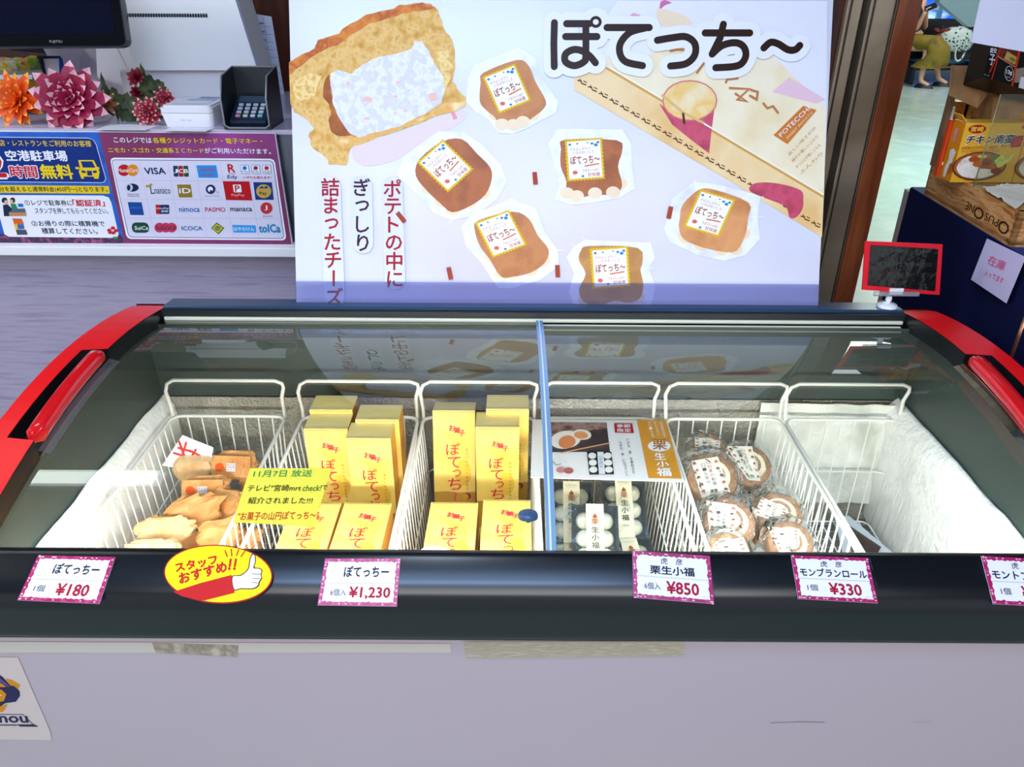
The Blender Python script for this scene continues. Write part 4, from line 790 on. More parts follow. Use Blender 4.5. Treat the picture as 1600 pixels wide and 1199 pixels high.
# artificial flowers
def petal_mesh(name, m1, m2, wd=.36, cup_=.16):
    b = MB(); N = 6
    rows = []
    for i in range(N+1):
        t = i/N; w_ = wd*math.sin(PI*min(1, .12+t*.88))**.75*(1 if t < .98 else .15)/2; z = .10*math.sin(t*PI*.7)
        rows.append([(t, -w_, z+cup_*w_*1.5), (t, 0, z), (t, w_, z+cup_*w_*1.5)])
    vs = [p for r_ in rows for p in r_]
    for i in range(N):
        for k in range(2): b.add([rows[i][k], rows[i][k+1], rows[i+1][k+1], rows[i+1][k]], [[0, 1, 2, 3]], m2 if (i >= N-1) else m1, True)
    me = b.build(name); d = me.data; bpy.data.objects.remove(me); return d
def flower(name, label, cen, r, face, pm, rings, heart, stem=None):
    root = thing(name, label, 'flower', cen, None); F_ = V(face).normalized().to_track_quat('Z', 'Y').to_matrix()
    for ri, (n, ln, el) in enumerate(rings):
        for k in range(n):
            a = 2*PI*(k+.5*(ri % 2))/n+random.uniform(-.1, .1); e = R(el+random.uniform(-8, 8)); l_ = ln*r*random.uniform(.9, 1.1)
            Mx = Matrix.Translation(cen) @ (F_ @ Matrix.Rotation(a, 3, 'Z') @ Matrix.Rotation(-e, 3, 'Y')).to_4x4() @ Matrix.Rotation(random.uniform(-.2, .2), 4, 'X') @ Matrix.Diagonal((l_, l_, l_, 1))
            o_ = bpy.data.objects.new('petal', pm); C.objects.link(o_); o_.parent = root; o_.matrix_parent_inverse = Matrix.Translation(-V(cen)); o_.matrix_basis = Mx
    b = MB(); b.lathe([(0, .16*r), (.1*r, .12*r), (.15*r, 0), (0, -.1*r)], heart, Matrix.Translation(cen) @ F_.to_4x4(), 10); b.build('flower_heart', root)
    if stem:
        b = MB(); b.tube([V(cen), V(cen).lerp(V(stem), .5)+V((0, .01, .01)), V(stem)], .003, mat('stem_green', '3E5224', .6), 6); b.build('stem', root)
    return root
pO = petal_mesh('petal_orange', mat('petal_o1', 'F0560C', .5), mat('petal_o2', 'FBA818', .5)); pP = petal_mesh('petal_pink', mat('petal_p1', '8E0C32', .5, var='C22458', vs=30), mat('petal_p2', 'EFB4C2', .5), .46)
pD = petal_mesh('petal_dark', mat('petal_d1', '7C0E24', .5), mat('petal_d2', 'A82038', .5), .5); pR = petal_mesh('petal_rose', mat('petal_r1', 'A0283C', .5), mat('petal_r2', 'F0A0A0', .5), .4)
D3 = [(13, 1.0, 4), (12, .88, 20), (11, .72, 36), (9, .52, 52), (6, .34, 70)]
def fp(x, y, Y): return aty(x, y, Y)
flower('orange_dahlia', 'large orange and yellow artificial dahlia on the counter under the monitor', fp(32, 158, 2.08), .075, (-.1, -1, .35), pO, D3, mat('petal_o1'), (fp(32, 158, 2.08).x, 2.2, CZ))
flower('pink_dahlia', 'largest pink and white artificial dahlia on the counter beside the orange one', fp(112, 158, 2.06), .094, (.25, -1, .3), pP, D3+[(8, .62, 45)], mat('petal_p1'), (fp(130, 158, 2.06).x, 2.2, CZ))
flower('rose_chrysanthemum', 'dusty pink chrysanthemum touching the white printer', fp(232, 176, 2.06), .045, (0, -1, .25), pR, [(12, .9, 10), (12, .8, 30), (10, .65, 48), (7, .5, 66)], mat('petal_r1'), (fp(240, 190, 2.1).x, 2.12, CZ))
flower('rose_chrysanthemum', 'smaller pink chrysanthemum half behind the white printer', fp(258, 154, 2.14), .034, (.1, -1, .4), pR, [(10, .9, 10), (9, .75, 35), (7, .55, 58)], mat('petal_r1'), (fp(262, 170, 2.14).x, 2.16, CZ))
flower('dark_red_flower', 'small dark red flower standing highest among the green leaves', fp(214, 122, 2.14), .030, (-.1, -1, .5), pD, [(9, .9, 15), (8, .8, 40), (6, .6, 62)], mat('petal_d1'), (fp(225, 170, 2.14).x, 2.2, CZ))
flower('dark_red_flower', 'dark red flower head below the highest one, among green leaves', fp(215, 145, 2.16), .026, (-.2, -1, .2), pD, [(8, .9, 15), (7, .75, 40), (6, .6, 62)], mat('petal_d1'), (fp(228, 180, 2.16).x, 2.2, CZ))
flower('faded_peach_flower', 'faded peach coloured blossom between the largest pink dahlia and the leaves', fp(166, 163, 2.10), .04, (.2, -1, .3), petal_mesh('petal_peach', mat('petal_e1', '9A5A3C', .6), mat('petal_e2', 'D8987C', .6)), [(8, .9, 15), (7, .7, 40)], mat('petal_e1'), (fp(170, 185, 2.1).x, 2.15, CZ))
lf = mat('leaf_green', '3C4A20', .6, var=['2A3818', '566430'], vs=30)
def leaf(par, a, c, wd, ph=0):
    a, c = V(a), V(c); L_ = (c-a); n = 8; side = L_.normalized().cross(V((0, -1, .3))).normalized(); b = MB(); vs = []
    for i in range(n+1):
        t = i/n; w_ = wd*math.sin(PI*min(1, t*.97+.03))**.8*(1.25 if i % 2 else .75); p = a+L_*t+V((0, -.012*math.sin(t*PI), .004*math.sin(t*6+ph)))
        vs += [p-side*w_+V((0, -.004, 0)), p, p+side*w_+V((0, -.004, 0))]
    fs = []
    for i in range(n):
        for k in range(2): fs.append([i*3+k, i*3+k+1, i*3+k+4, i*3+k+3])
    b.add(vs, fs, lf, True); b.build('leaf', par)
for lb, base, Y, ls_ in (('spray of dark green artificial leaves between the pink dahlia and the chrysanthemum', (190, 185), 2.12, [((185, 182), (158, 112), .010), ((186, 180), (162, 128), .014), ((200, 178), (176, 138), .020), ((178, 175), (160, 150), .02), ((232, 172), (180, 150), .02), ((225, 190), (182, 172), .018)]),
                         ('dark green artificial leaves around the highest dark red flower', (245, 165), 2.17, [((245, 160), (220, 98), .012), ((240, 160), (222, 118), .016), ((262, 152), (232, 118), .014), ((262, 158), (215, 150), .022), ((270, 152), (245, 122), .010), ((262, 195), (240, 162), .012)])):
    t = thing('leaf_spray', lb, 'leaves', on(*base))
    b = MB(); b.tube([fp(base[0]+20, base[1]+8, Y+.02), fp(base[0], base[1]-15, Y+.02), fp(base[0]-20, base[1]-45, Y+.01)], .0022, mat('stem_green', '3E5224', .6), 6); b.build('stem', t)
    for i, (a, c, w_) in enumerate(ls_): leaf(t, fp(*a, Y), fp(*c, Y-.01), w_, i)

# ================================================================== PRICE TAGS ON THE FRONT RAIL
tn = V((0, -(.868-.836), .05)).normalized(); TP = V((0, .7355, .8700)); tg = Plane(TP, (1, 0, 0), V((1, 0, 0)).cross(tn)*-1)
mag, mag2, tdk = mat('tag_magenta', 'B0145A', .35, var=['B0145A', 'D04A86'], vs=160), ink('F2B8CE'), ink('22242E'); cardm = mat('tag_card', 'F3F1FA', .5); crim = ink('AE1030')
def ptag(quad, label, l1, l2, qty, price, cover=True, r=.0):
    q = [tg.px(*p) for p in quad]; root = thing('price_tag', label, 'price tag', tg.pt(*q[3], 0), 'price tags along the black front rail')
    bil = lambda u, v_: tuple(V(q[0]).lerp(V(q[1]), u).lerp(V(q[3]).lerp(V(q[2]), u), v_))
    b = MB(); P3 = [tg.pt(*bil(u, v_), .0) for u, v_ in ((0, 0), (1, 0), (1, 1), (0, 1))]; b.hexa(P3, [p+tg.n*-.0012 for p in P3], cardm); b.build('card', root)
    p = Print(tg, bil, step=.00015, base=.0002); p.rect(0, 0, 1, 1, mag, 0)
    ns = 26; ed = []
    for i in range(ns): ed.append((.045+.91*i/ns, .07+.03*(i % 2)*random.random()))
    for i in range(12): ed.append((.955-.02*(i % 2)*random.random(), .07+.86*i/12))
    for i in range(ns): ed.append((.955-.91*i/ns, .93-.03*(i % 2)*random.random()))
    for i in range(12): ed.append((.045+.02*(i % 2)*random.random(), .93-.86*i/12))
    p.poly(ed, ink('F7F5FC', .3), 2)
    for i in range(34):
        s_ = random.random(); t = random.random(); u, v_ = ((t, .035), (t, .965), (.022, t), (.978, t))[int(s_*4)]; p.ell(u, v_, .014, .018, mag2, 1.5, n=6)
    p.text(l1, (.16 if len(l1) > 5 else .28, .40 if l2 is None else .26), (.9 if len(l1) > 5 else .86, .40 if l2 is None else .26), (.16 if len(l1) > 5 else .28, .17 if l2 is None else .12), tdk, 3, .035) if l2 is None else p.text(l1, (.36, .25), (.64, .25), (.36, .11), tdk, 3, .01)
    if l2: p.text(l2, (.08 if len(l2) > 5 else .22, .47), (.93 if len(l2) > 5 else .78, .47), (.08 if len(l2) > 5 else .22, .29), tdk, 3, .035)
    for i in range(38): p.rect(.06+.0235*i, .525, .06+.0235*i+.012, .537, ink('5A4A60'), 3)
    p.text(qty, (.14, .80), (.34 if len(qty) > 2 else .27, .80), (.14, .66), tdk, 3, .01); p.text(price, (.38 if len(price) > 5 else .42, .86), (.90 if len(price) > 5 else .82, .86), (.38 if len(price) > 5 else .42, .61), crim, 3, .035); p.text('(税込)', (.86, .90), (.93, .90), (.86, .87), ink('C8A0B0'), 3)
    tag(p.build('printed_price', root))
    if cover:
        b = MB(); P3 = [tg.pt(*bil(u, v_), .0022) for u, v_ in ((-.02, -.03), (1.01, -.03), (1.03, 1.04), (-.01, 1.05))]; b.hexa(P3, [p_+tg.n*-.0006 for p_ in P3], clear('sleeve', 'FBFBFD', 0, ior=1.12)); b.build('clear_sleeve', root)
ptag([(60, 868), (180, 871), (155, 944), (27, 938)], 'price tag reading 180 yen, pink border, farthest from the divider on the left', 'ぽてっちー', None, '1個', '¥180', False)
ptag([(508, 873), (626, 873), (620, 948), (496, 946)], 'price tag reading 1,230 yen with a pink border, below the yellow boxes', 'ぽてっちー', None, '6個入', '¥1,230', False)
ptag([(988, 861), (1109, 869), (1116, 944), (990, 934)], 'price tag reading 850 yen in a clear sleeve, below the black trays', '虎　彦', '栗生小福', '6個入', '¥850')
ptag([(1236, 868), (1356, 872), (1372, 943), (1247, 936)], 'price tag reading 330 yen in a clear sleeve, below the cake rolls', '虎　彦', 'モンブランロール', '1個', '¥330')
ptag([(1533, 869), (1655, 875), (1670, 950), (1552, 944)], 'price tag cut off by the right picture edge, glossy sleeve, by the frosted wall', '虎　彦', 'モントブランド', '1個', '¥330')
# oval staff recommendation sticker
tg2 = Plane(TP+tn*.003, (1, 0, 0), tg.uy); st_ = thing('recommendation_sticker', 'yellow oval sticker with red outline, red katakana and a thumbs up hand', 'sticker', tg2.pt(*tg2.px(341, 940)))
p = Print(tg2, tg2.px, step=.00018, base=.0002); cx, cy = 341, 897.5
q = [tg2.pt(*tg2.px(cx+85*math.cos(a)*math.cos(R(3))-46*math.sin(a)*math.sin(R(3)), cy+85*math.cos(a)*math.sin(R(3))+46*math.sin(a))) for a in [i*PI/24 for i in range(48)]]
b = MB(); b.hexa(q, [p_+tn*-.0012 for p_ in q], ink('B01818')); b.build('sticker_base', st_)
def o8(l): return [(x/2.5, 850+y/2.5) for x, y in l]
p.ell(cx, cy, 83, 44, ink('F6E408'), 1, 3, 48)
rs = ink('C81C1C')
p.poly(o8([(678, 188), (780, 155), (905, 122), (918, 192), (800, 222), (760, 218), (710, 205)]), rs, 2); p.poly(o8([(906, 128), (940, 122), (968, 98), (975, 60), (985, 40), (998, 45), (1000, 70), (995, 92), (1015, 95), (1026, 105), (1022, 122), (1025, 135), (1016, 150), (1012, 165), (990, 178), (940, 178), (915, 182)]), ink('5A1A1A'), 2, True, 3)
p.poly(o8([(910, 130), (942, 126), (972, 100), (979, 62), (987, 45), (995, 48), (996, 72), (990, 96), (1012, 98), (1022, 107), (1018, 120), (1021, 134), (1012, 147), (1008, 162), (988, 174), (940, 174), (916, 178)]), ink('F4F6FF'), 3, True, 3)
for a, c in (((985, 118), (1018, 120)), ((988, 136), (1018, 138)), ((985, 152), (1010, 154))): p.stroke(o8([a, c]), 1, ink('5A4A50'), 4)
for a, c in (((880, 28), (888, 50)), ((904, 22), (906, 48)), ((932, 25), (925, 46)), ((957, 30), (942, 50))): p.stroke(o8([a, c]), 2, rs, 2)
p.text('スタッフ', *o8([(690, 112), (852, 78), (682, 78)]), rs, 3, .05); p.text('おすすめ', *o8([(704, 158), (888, 108), (698, 118)]), rs, 3, .05)
for x in (898, 918): p.stroke(o8([(x+4, 62), (x, 88)]), 3.4, rs, 3); p.ell(*o8([(x-2, 98)])[0], 2.2, 2.2, rs, 3)
p.build('printed_motif', st_)
# handwritten note lying on the glass
class Lid:
    n = V((0, 0, 1))
    def px(s, x, y): p = surf(x, y, zg, .0045); return (p.x, p.y)
    def pt(s, u, v_, h=0): return V((u, v_, zg(v_)+.0045+h))
nt_ = Lid()
no = thing('handwritten_note', 'yellow handwritten note in a clear sleeve lying on the left glass lid', 'note', nt_.pt(*nt_.px(430, 820)))
def curved(pts, h, m, nm):
    q = [V(nt_.px(*c_)) for c_ in pts]; b = MB()
    for hh in (h, h-.0008): b.sheet(lambda u, v_: tuple(nt_.pt(*(q[0].lerp(q[1], u).lerp(q[3].lerp(q[2], u), v_)), hh)), 2, 16, m)
    b.build(nm, no)
curved(((391, 732), (518, 732), (491, 822), (364, 816)), 0, mat('note_yellow', 'FFEE48', .5), 'paper'); curved(((387, 725), (523, 727), (494, 828), (357, 819)), .0016, clear('sleeve', 'FBFBFD', 0, ior=1.12), 'clear_sleeve')
p = Print(nt_, lambda x, y: nt_.px(240+x/4.133, 590+y/4.133), base=.0003); gn, kk, rd_ = ink('1E9A4A'), ink('2A2A18'), ink('D0421A')
p.text('11月7日 放送', (642, 646), (1018, 642), (652, 602), gn, 1, .015); p.text('テレビ"宮崎mrt', (604, 738), (948, 736), (614, 696), kk, 1, .015); p.text('check!', (960, 736), (1078, 735), (970, 698), ink('3A6A20'), 1, .015); p.text('で', (1085, 728), (1118, 728), (1092, 698), kk, 1, .015)
p.text('紹介されました!!!', (608, 818), (1022, 818), (618, 776), kk, 1, .015); p.text('"お菓子の山円ぽてっち～"', (540, 926), (1062, 918), (550, 872), rd_, 1, .015); p.build('handwriting', no)
# leaflet on the chestnut basket
lz = Plane((0, 0, BZ+.0062), (1, 0, 0), (0, 1, 0)); lfq = [(832, 655.5), (1041, 657.5), (1069, 753), (829, 746)]
lt = thing('leaflet', 'white and orange leaflet about chestnut sweets lying across the basket of black trays', 'leaflet', lz.pt(*lz.px(950, 740)))
b = MB(); q = [lz.pt(*lz.px(*c_)) for c_ in lfq]; b.hexa(q, [p_+V((0, 0, -.0012)) for p_ in q], mat('leaflet_paper', 'F2F0F4', .4)); b.build('sheet', lt)
g5 = lambda x, y: lz.px(840+x/4.133, 590+y/4.133); p = Print(lz, g5, base=.0002)
p.poly([(55, 290), (445, 292), (468, 482), (60, 484)], mat('leaflet_photo', '2A3048', .5, var=['3A2A30', '5A3A3A'], vs=25), 1); p.poly([(60, 290), (440, 293), (446, 330), (330, 345), (62, 380)], mat('photo_blur', '6E3A3A', .5, var=['B08A80', '3A2030'], vs=40), 2)
p.ell(180, 405, 100, 58, ink('F4EFEA'), 3, -8); p.ell(190, 420, 56, 42, ink('E08A5A'), 4, -10); p.ell(285, 372, 62, 34, ink('F6F0EA'), 3, 5); p.ell(280, 376, 46, 24, ink('E89A62'), 4, 5); p.line([(150, 492), (464, 428)], 12, ink('E8B88A'), 5)
p.poly([(318, 482), (476, 484), (494, 630), (335, 632)], ink('1A1C22'), 4)
for i in range(3):
    for x in (352, 452): p.ell(x+4*i, 510+i*45, 26, 20, ink('F2F0EC'), 5)
p.poly([(385, 486), (425, 486), (436, 630), (396, 630)], ink('E8EAF0'), 6); p.text('栗生小福', (402, 590), (422, 590), (398, 510), ink('4A6A90'), 7)
p.ell(150, 600, 30, 20, ink('C88A90'), 3); p.ell(200, 605, 32, 20, ink('B0605A'), 3); p.stroke([(90, 540), (120, 570), (150, 560)], 6, ink('5A6A4A'), 3)
p.poly([(494, 298), (612, 300), (622, 362), (500, 360)], ink('B81828'), 3); p.text('季節', (512, 328), (600, 328), (510, 306), W, 4, .02); p.text('限定', (516, 356), (604, 356), (514, 334), W, 4, .02)
for i, ch in enumerate('小さな 栗 を集めると'): 
    if ch != ' ': p.text(ch, (572+i*4, 412+i*21), (592+i*4, 412+i*21), (570+i*4, 394+i*21), ink('26384A'), 3)
for i, ch in enumerate('大きな 栗 になっていく'):
    if ch != ' ': p.text(ch, (524+i*4, 432+i*19), (544+i*4, 432+i*19), (522+i*4, 416+i*19), ink('26384A'), 3)
p.poly([(640, 276), (830, 278), (932, 656), (716, 652)], mat('leaflet_orange', 'D8962A', .45), 2)
p.ell(785, 445, 74, 36, W, 3); p.text('栗', (745, 470), (835, 470), (740, 405), ink('A86A1A'), 4, .02); p.text('生', (760, 535), (828, 535), (752, 490), W, 4, .02); p.text('小', (770, 580), (850, 580), (764, 545), W, 4, .02); p.text('福', (775, 640), (865, 640), (765, 588), W, 4, .03)
for k, t in enumerate(('日向夏の和の', 'モンブラン', 'クリーム入り')):
    for i, ch in enumerate(t): p.text(ch, (788-38*k+i*5, 306+i*17), (806-38*k+i*5, 306+i*17), (786-38*k+i*5, 290+i*17), W, 4)
p.build('printed_picture', lt)

# ================================================================== SWEETS IN THE OTHER BASKETS
kraft = mat('kraft_bag', 'DA9048', .55, var=['E6A562', 'C67C38'], vs=18, bump=.5, bs=50); kraft2 = mat('kraft_bag_pale', 'E4B478', .55, var=['EEC694', 'D49A5A'], vs=18, bump=.5, bs=50)
def paper_bag(cx, cy, w_px, h_px, z, rz, tilt, label, printed=True, seed=0, pale=False, crumple=1.0):
    c0 = atz(cx, cy, z); sc = F/((c0-CO).dot(CR @ V((0, 0, -1)))); w_ = w_px/sc; h = h_px/sc*1.05; d = min(w_, h)*.6
    root = thing('paper_bag', label, 'paper bag', (0, 0, 0), 'small kraft paper bags in the left basket'); rnd = random.Random(seed)
    b = MB(); nu, nv = 20, 12
    def fn(u, v_):
        a = 2*PI*u; t = v_; r_ = (math.sin(PI*(.08+.86*t)))**.32; x = math.copysign(abs(math.cos(a))**.55, math.cos(a)); y = math.copysign(abs(math.sin(a))**.7, math.sin(a))
        n = mnoise.noise(V((x*2.2+seed*5, y*2.2, t*3.5)))*.011*crumple+abs(mnoise.noise(V((x*5+seed, y*5, t*7))))*.006*crumple
        pinch = 1-.75*max(0, t-.72)/.28 if crumple > .6 else 1
        return ((x*w_/2*r_*(1+.06*t)+n), y*d/2*r_*pinch+n*.6*(y > -.4), (t-.5)*h*1.05+n*.5)
    b.sheet(fn, nu, nv, kraft2 if pale else kraft, False); b.add([fn(k/nu, 0) for k in range(nu)], [list(range(nu))], kraft); b.add([fn(k/nu, 1) for k in range(nu)], [list(range(nu))], kraft); b.build('bag_body', root)
    if printed:
        pl = Plane((0, -d/2-.0045*crumple-.001, 0), (1, 0, 0), (0, 0, 1)); p = Print(pl); q = w_*.13
        b = MB(); b.hexa([pl.pt(u, v_, 0) for u, v_ in ((-w_*.46, -h*.42), (w_*.46, -h*.42), (w_*.47, h*.40), (-w_*.45, h*.40))], [pl.pt(u, v_, -.004) for u, v_ in ((-w_*.46, -h*.42), (w_*.46, -h*.42), (w_*.47, h*.40), (-w_*.45, h*.40))], kraft2 if pale else kraft); b.build('flat_front', root)
        p.ell(-w_*.26, -h*.05, q*.8, q*.8, ink('E2581C'), 1); p.rect(-w_*.10, -h*.20, w_*.12, h*.12, ink('F0E6E4'), 1)
        for i in range(3): p.text(('ぽてっ', 'ち和栗', '菓子屋')[i], (-w_*.09, -h*.16+i*h*.09), (w_*.11, -h*.16+i*h*.09), (-w_*.09, -h*.16+i*h*.09+h*.06), ink('8A5A8A'), 2)
        p.ell(w_*.32, h*.05, q*.35, q*.42, ink('D8843C'), 1); p.build('printed_seal', root)
    root.matrix_world = Matrix.Translation(c0) @ Euler((R(-tilt), 0, R(rz))).to_matrix().to_4x4()
paper_bag(303, 729, 60, 40, .655, 4, 30, 'pale paper bag beside the white flyer at the back left', False, 1, True)
paper_bag(367, 727, 66, 38, .655, -3, 28, 'paper bag with an orange circle at the back right of the left basket', True, 2)
paper_bag(321, 763, 68, 34, .652, 2, 30, 'paper bag with an orange circle in the middle row below the white flyer', True, 3)
paper_bag(350, 787, 60, 42, .640, -28, 24, 'creased paper bag half covered by the yellow handwritten note', False, 4, crumple=1.5)
paper_bag(303, 801, 74, 44, .652, 20, 24, 'most crumpled paper bag, round, in the middle of the left basket', False, 5, crumple=1.9)
paper_bag(255, 829, 84, 34, .655, 6, 26, 'folded paper bag second from the front at the left wires', False, 6, True, 1.3)
paper_bag(342, 836, 60, 42, .640, 15, 30, 'paper bag just above the oval recommendation sticker', False, 7, crumple=1.4)
paper_bag(240, 862, 84, 36, .668, 3, 30, 'frontmost paper bag with an orange circle, beside the 180 yen tag', True, 8, True, .5)
paper_bag(395, 752, 36, 36, .630, -10, 20, 'paper bag hidden mostly behind the upper part of the handwritten note', False, 9)
paper_bag(390, 850, 32, 40, .60, -10, 20, 'paper bag seen between wires below the handwritten note', False, 10)
paper_bag(300, 850, 66, 40, .545, 0, 10, 'paper bag lying deep under the others, low in the left basket', False, 11)
# flyer standing in the back left corner of that basket
f0 = [V(atz(253, 728, .66)), V(atz(326, 738, .645)), V(atz(330, 702, .695)), V(atz(285, 680, .715))]
fy = thing('white_flyer', 'white flyer with a bold red character leaning in the back left corner', 'flyer', f0[0]); b = MB(); nn = (f0[1]-f0[0]).cross(f0[3]-f0[0]).normalized()
f0[2] = f0[2]-nn*((f0[2]-f0[0]).dot(nn)); b.hexa(f0, [p_-nn*.001 for p_ in f0], mat('flyer_white', 'F2F2F0', .5)); b.build('sheet', fy)
if nn.y > 0: nn = -nn
fpl = Plane(f0[0], f0[1]-f0[0], f0[3]-f0[0]); 
if fpl.n.dot(V((0, -1, .5))) < 0: fpl.n = -fpl.n
p = Print(fpl, fpl.px); rdF = ink('D83A3A')
for q in ([(279, 700), (300, 706)], [(291, 692), (285, 712), (272, 708)], [(296, 704), (312, 712)], [(306, 703), (296, 720)], [(280, 690), (288, 712)]): p.stroke(q, 3.6, rdF, 1)
p.build('printed_character', fy)
# chocolate roll cakes, wrapped
spg, crm = mat('sponge', 'B9855A', .7, var=['A6714A', 'CB9A6E'], vs=60, bump=.4, bs=200), mat('roll_cream', 'F3E2B8', .6, var='FAF0D4', vs=40); film = clear('film', 'F6F9FC', .05, 'E4ECF4', rough=.08, ior=1.27, bump=.6, bs=40)
labm = mat('roll_label', 'F6EEDC', .5)
def roll(cx, cy, rpx, z, lab, label, tz=0, tilt=34, seed=0):
    c0 = atz(cx, cy, z); sc = F/((c0-CO).dot(CR @ V((0, 0, -1)))); r = rpx/sc; T_ = .03; rnd = random.Random(seed)
    M = Matrix.Translation(c0) @ Euler((R(tilt), 0, R(tz))).to_matrix().to_4x4()
    root = thing('cake_roll', label, 'cake', c0, 'wrapped cake rolls in the second basket from the right')
    b = MB(); b.lathe([(0, -T_), (r*.94, -T_), (r, -T_*.8), (r, -.004), (r*.96, 0), (r*.70, .0005)], spg, M, 28); b.build('sponge', root)
    b = MB(); b.lathe([(r*.70, .0004), (r*.66, -.0012), (0, -.0012)], crm, M, 28); b.build('cream', root)
    b = MB(); sp_ = []
    for i in range(34): a = i*.32; rad = r*(.12+.56*i/34); sp_.append(M @ V((rad*math.cos(a), rad*math.sin(a), .0004)))
    b.tube(sp_, [r*.055]*34, spg, 6); b.build('sponge_swirl', root)
    pl = Plane(M @ V((0, 0, .004)), M.to_3x3() @ V((1, 0, 0)), M.to_3x3() @ V((0, 1, 0)))
    q = [V(pl.px(*p_)) for p_ in lab]; bil = lambda u, v_: tuple(q[0].lerp(q[1], u).lerp(q[3].lerp(q[2], u), v_))
    b = MB(); P4 = [pl.pt(*bil(u, v_)) for u, v_ in ((0, 0), (1, 0), (1, 1), (0, 1))]; b.hexa(P4, [p_-pl.n*.0008 for p_ in P4], labm); lb = b.build('label_card', root)
    p = Print(pl, bil, step=.00015, base=.0003)
    for i in range(5):
        for s_, off in ((.10, 0), (.88, .07)):
            p.ell(s_+rnd.uniform(-.02, .03), .09+i*.19+off*.6, .07, .045, ink(('7A3A2A', 'C8502E', '5A2A24')[(i+(s_ > .5)) % 3]), 1, rnd.uniform(-20, 20), 10); p.ell(s_, .115+i*.19+off*.6, .05, .018, ink('E8B890'), 2, 0, 8)
    for k, t in enumerate(('日向夏の和栗', 'ロール気分')):
        for i, ch in enumerate(t): y = .12+i*.115+k*.05; x = .58-.20*k; p.text(ch, (x-.07, y+.045), (x+.07, y+.045), (x-.07, y-.045), ink(('B03A3A' if (k == 0 and i < 3) else '3A3040')), 2, .0)
    p.text('虎彦', (.34, .93), (.60, .93), (.34, .83), ink('2A2228'), 2, .03); p.build('printed_label', lb)
    b = MB()
    def fn(u, v_):
        a = 2*PI*u; rad = r*(.15+1.12*v_)*(1+.10*mnoise.noise(V((math.cos(a)*2+seed, math.sin(a)*2, 1)))*(v_ > .6)); h_ = .010-.022*max(0, v_-.72)/.28+.006*mnoise.noise(V((rad*60*math.cos(a)+seed, rad*60*math.sin(a), 0)))
        return M @ V((rad*math.cos(a), rad*math.sin(a)*1.1, h_))
    b.sheet(fn, 30, 7, film, False); b.build('clear_wrapper', root)
def g6(l): return [(1030+x/4.133, 590+y/4.133) for x, y in l]
roll(1106, 700, 28, .692, g6([(230, 385), (395, 410), (380, 495), (235, 500)]), 'small looking cake roll at the very back left of its basket', seed=1, tilt=25)
roll(1172, 727, 34, .668, g6([(430, 445), (600, 445), (655, 668), (575, 662)]), 'cake roll at the back right, its label leaning to the right', seed=2)
roll(1113, 744, 40, .672, g6([(205, 540), (378, 510), (462, 745), (275, 778)]), 'cake roll fully in view under the small back left one', seed=3)
roll(1218, 803, 36, .655, g6([(655, 770), (832, 850), (800, 945), (610, 882)]), 'cake roll on the right with a label tilted steeply', -10, seed=4)
roll(1142, 815, 39, .662, g6([(305, 795), (500, 825), (485, 1010), (330, 1062)]), 'cake roll in the second row from the front on the left', seed=5)
roll(1236, 848, 36, .655, g6([(700, 965), (905, 980), (905, 1095), (780, 1135)]), 'frontmost cake roll on the right, near the 330 yen tag', seed=6)
roll(1137, 864, 34, .665, g6([(345, 1080), (540, 1030), (605, 1175), (380, 1190)]), 'frontmost cake roll on the left, cut off by the black rail', seed=7)
for k, (x, y, z) in enumerate(((1175, 780, .60), (1190, 850, .60))): roll(x, y, 34, z, [(x-16, y-22), (x+12, y-22), (x+16, y+20), (x-12, y+22)], ('cake roll lying deep in the gap in the middle of its basket', 'cake roll lying deep between the two frontmost ones')[k], seed=9+k)
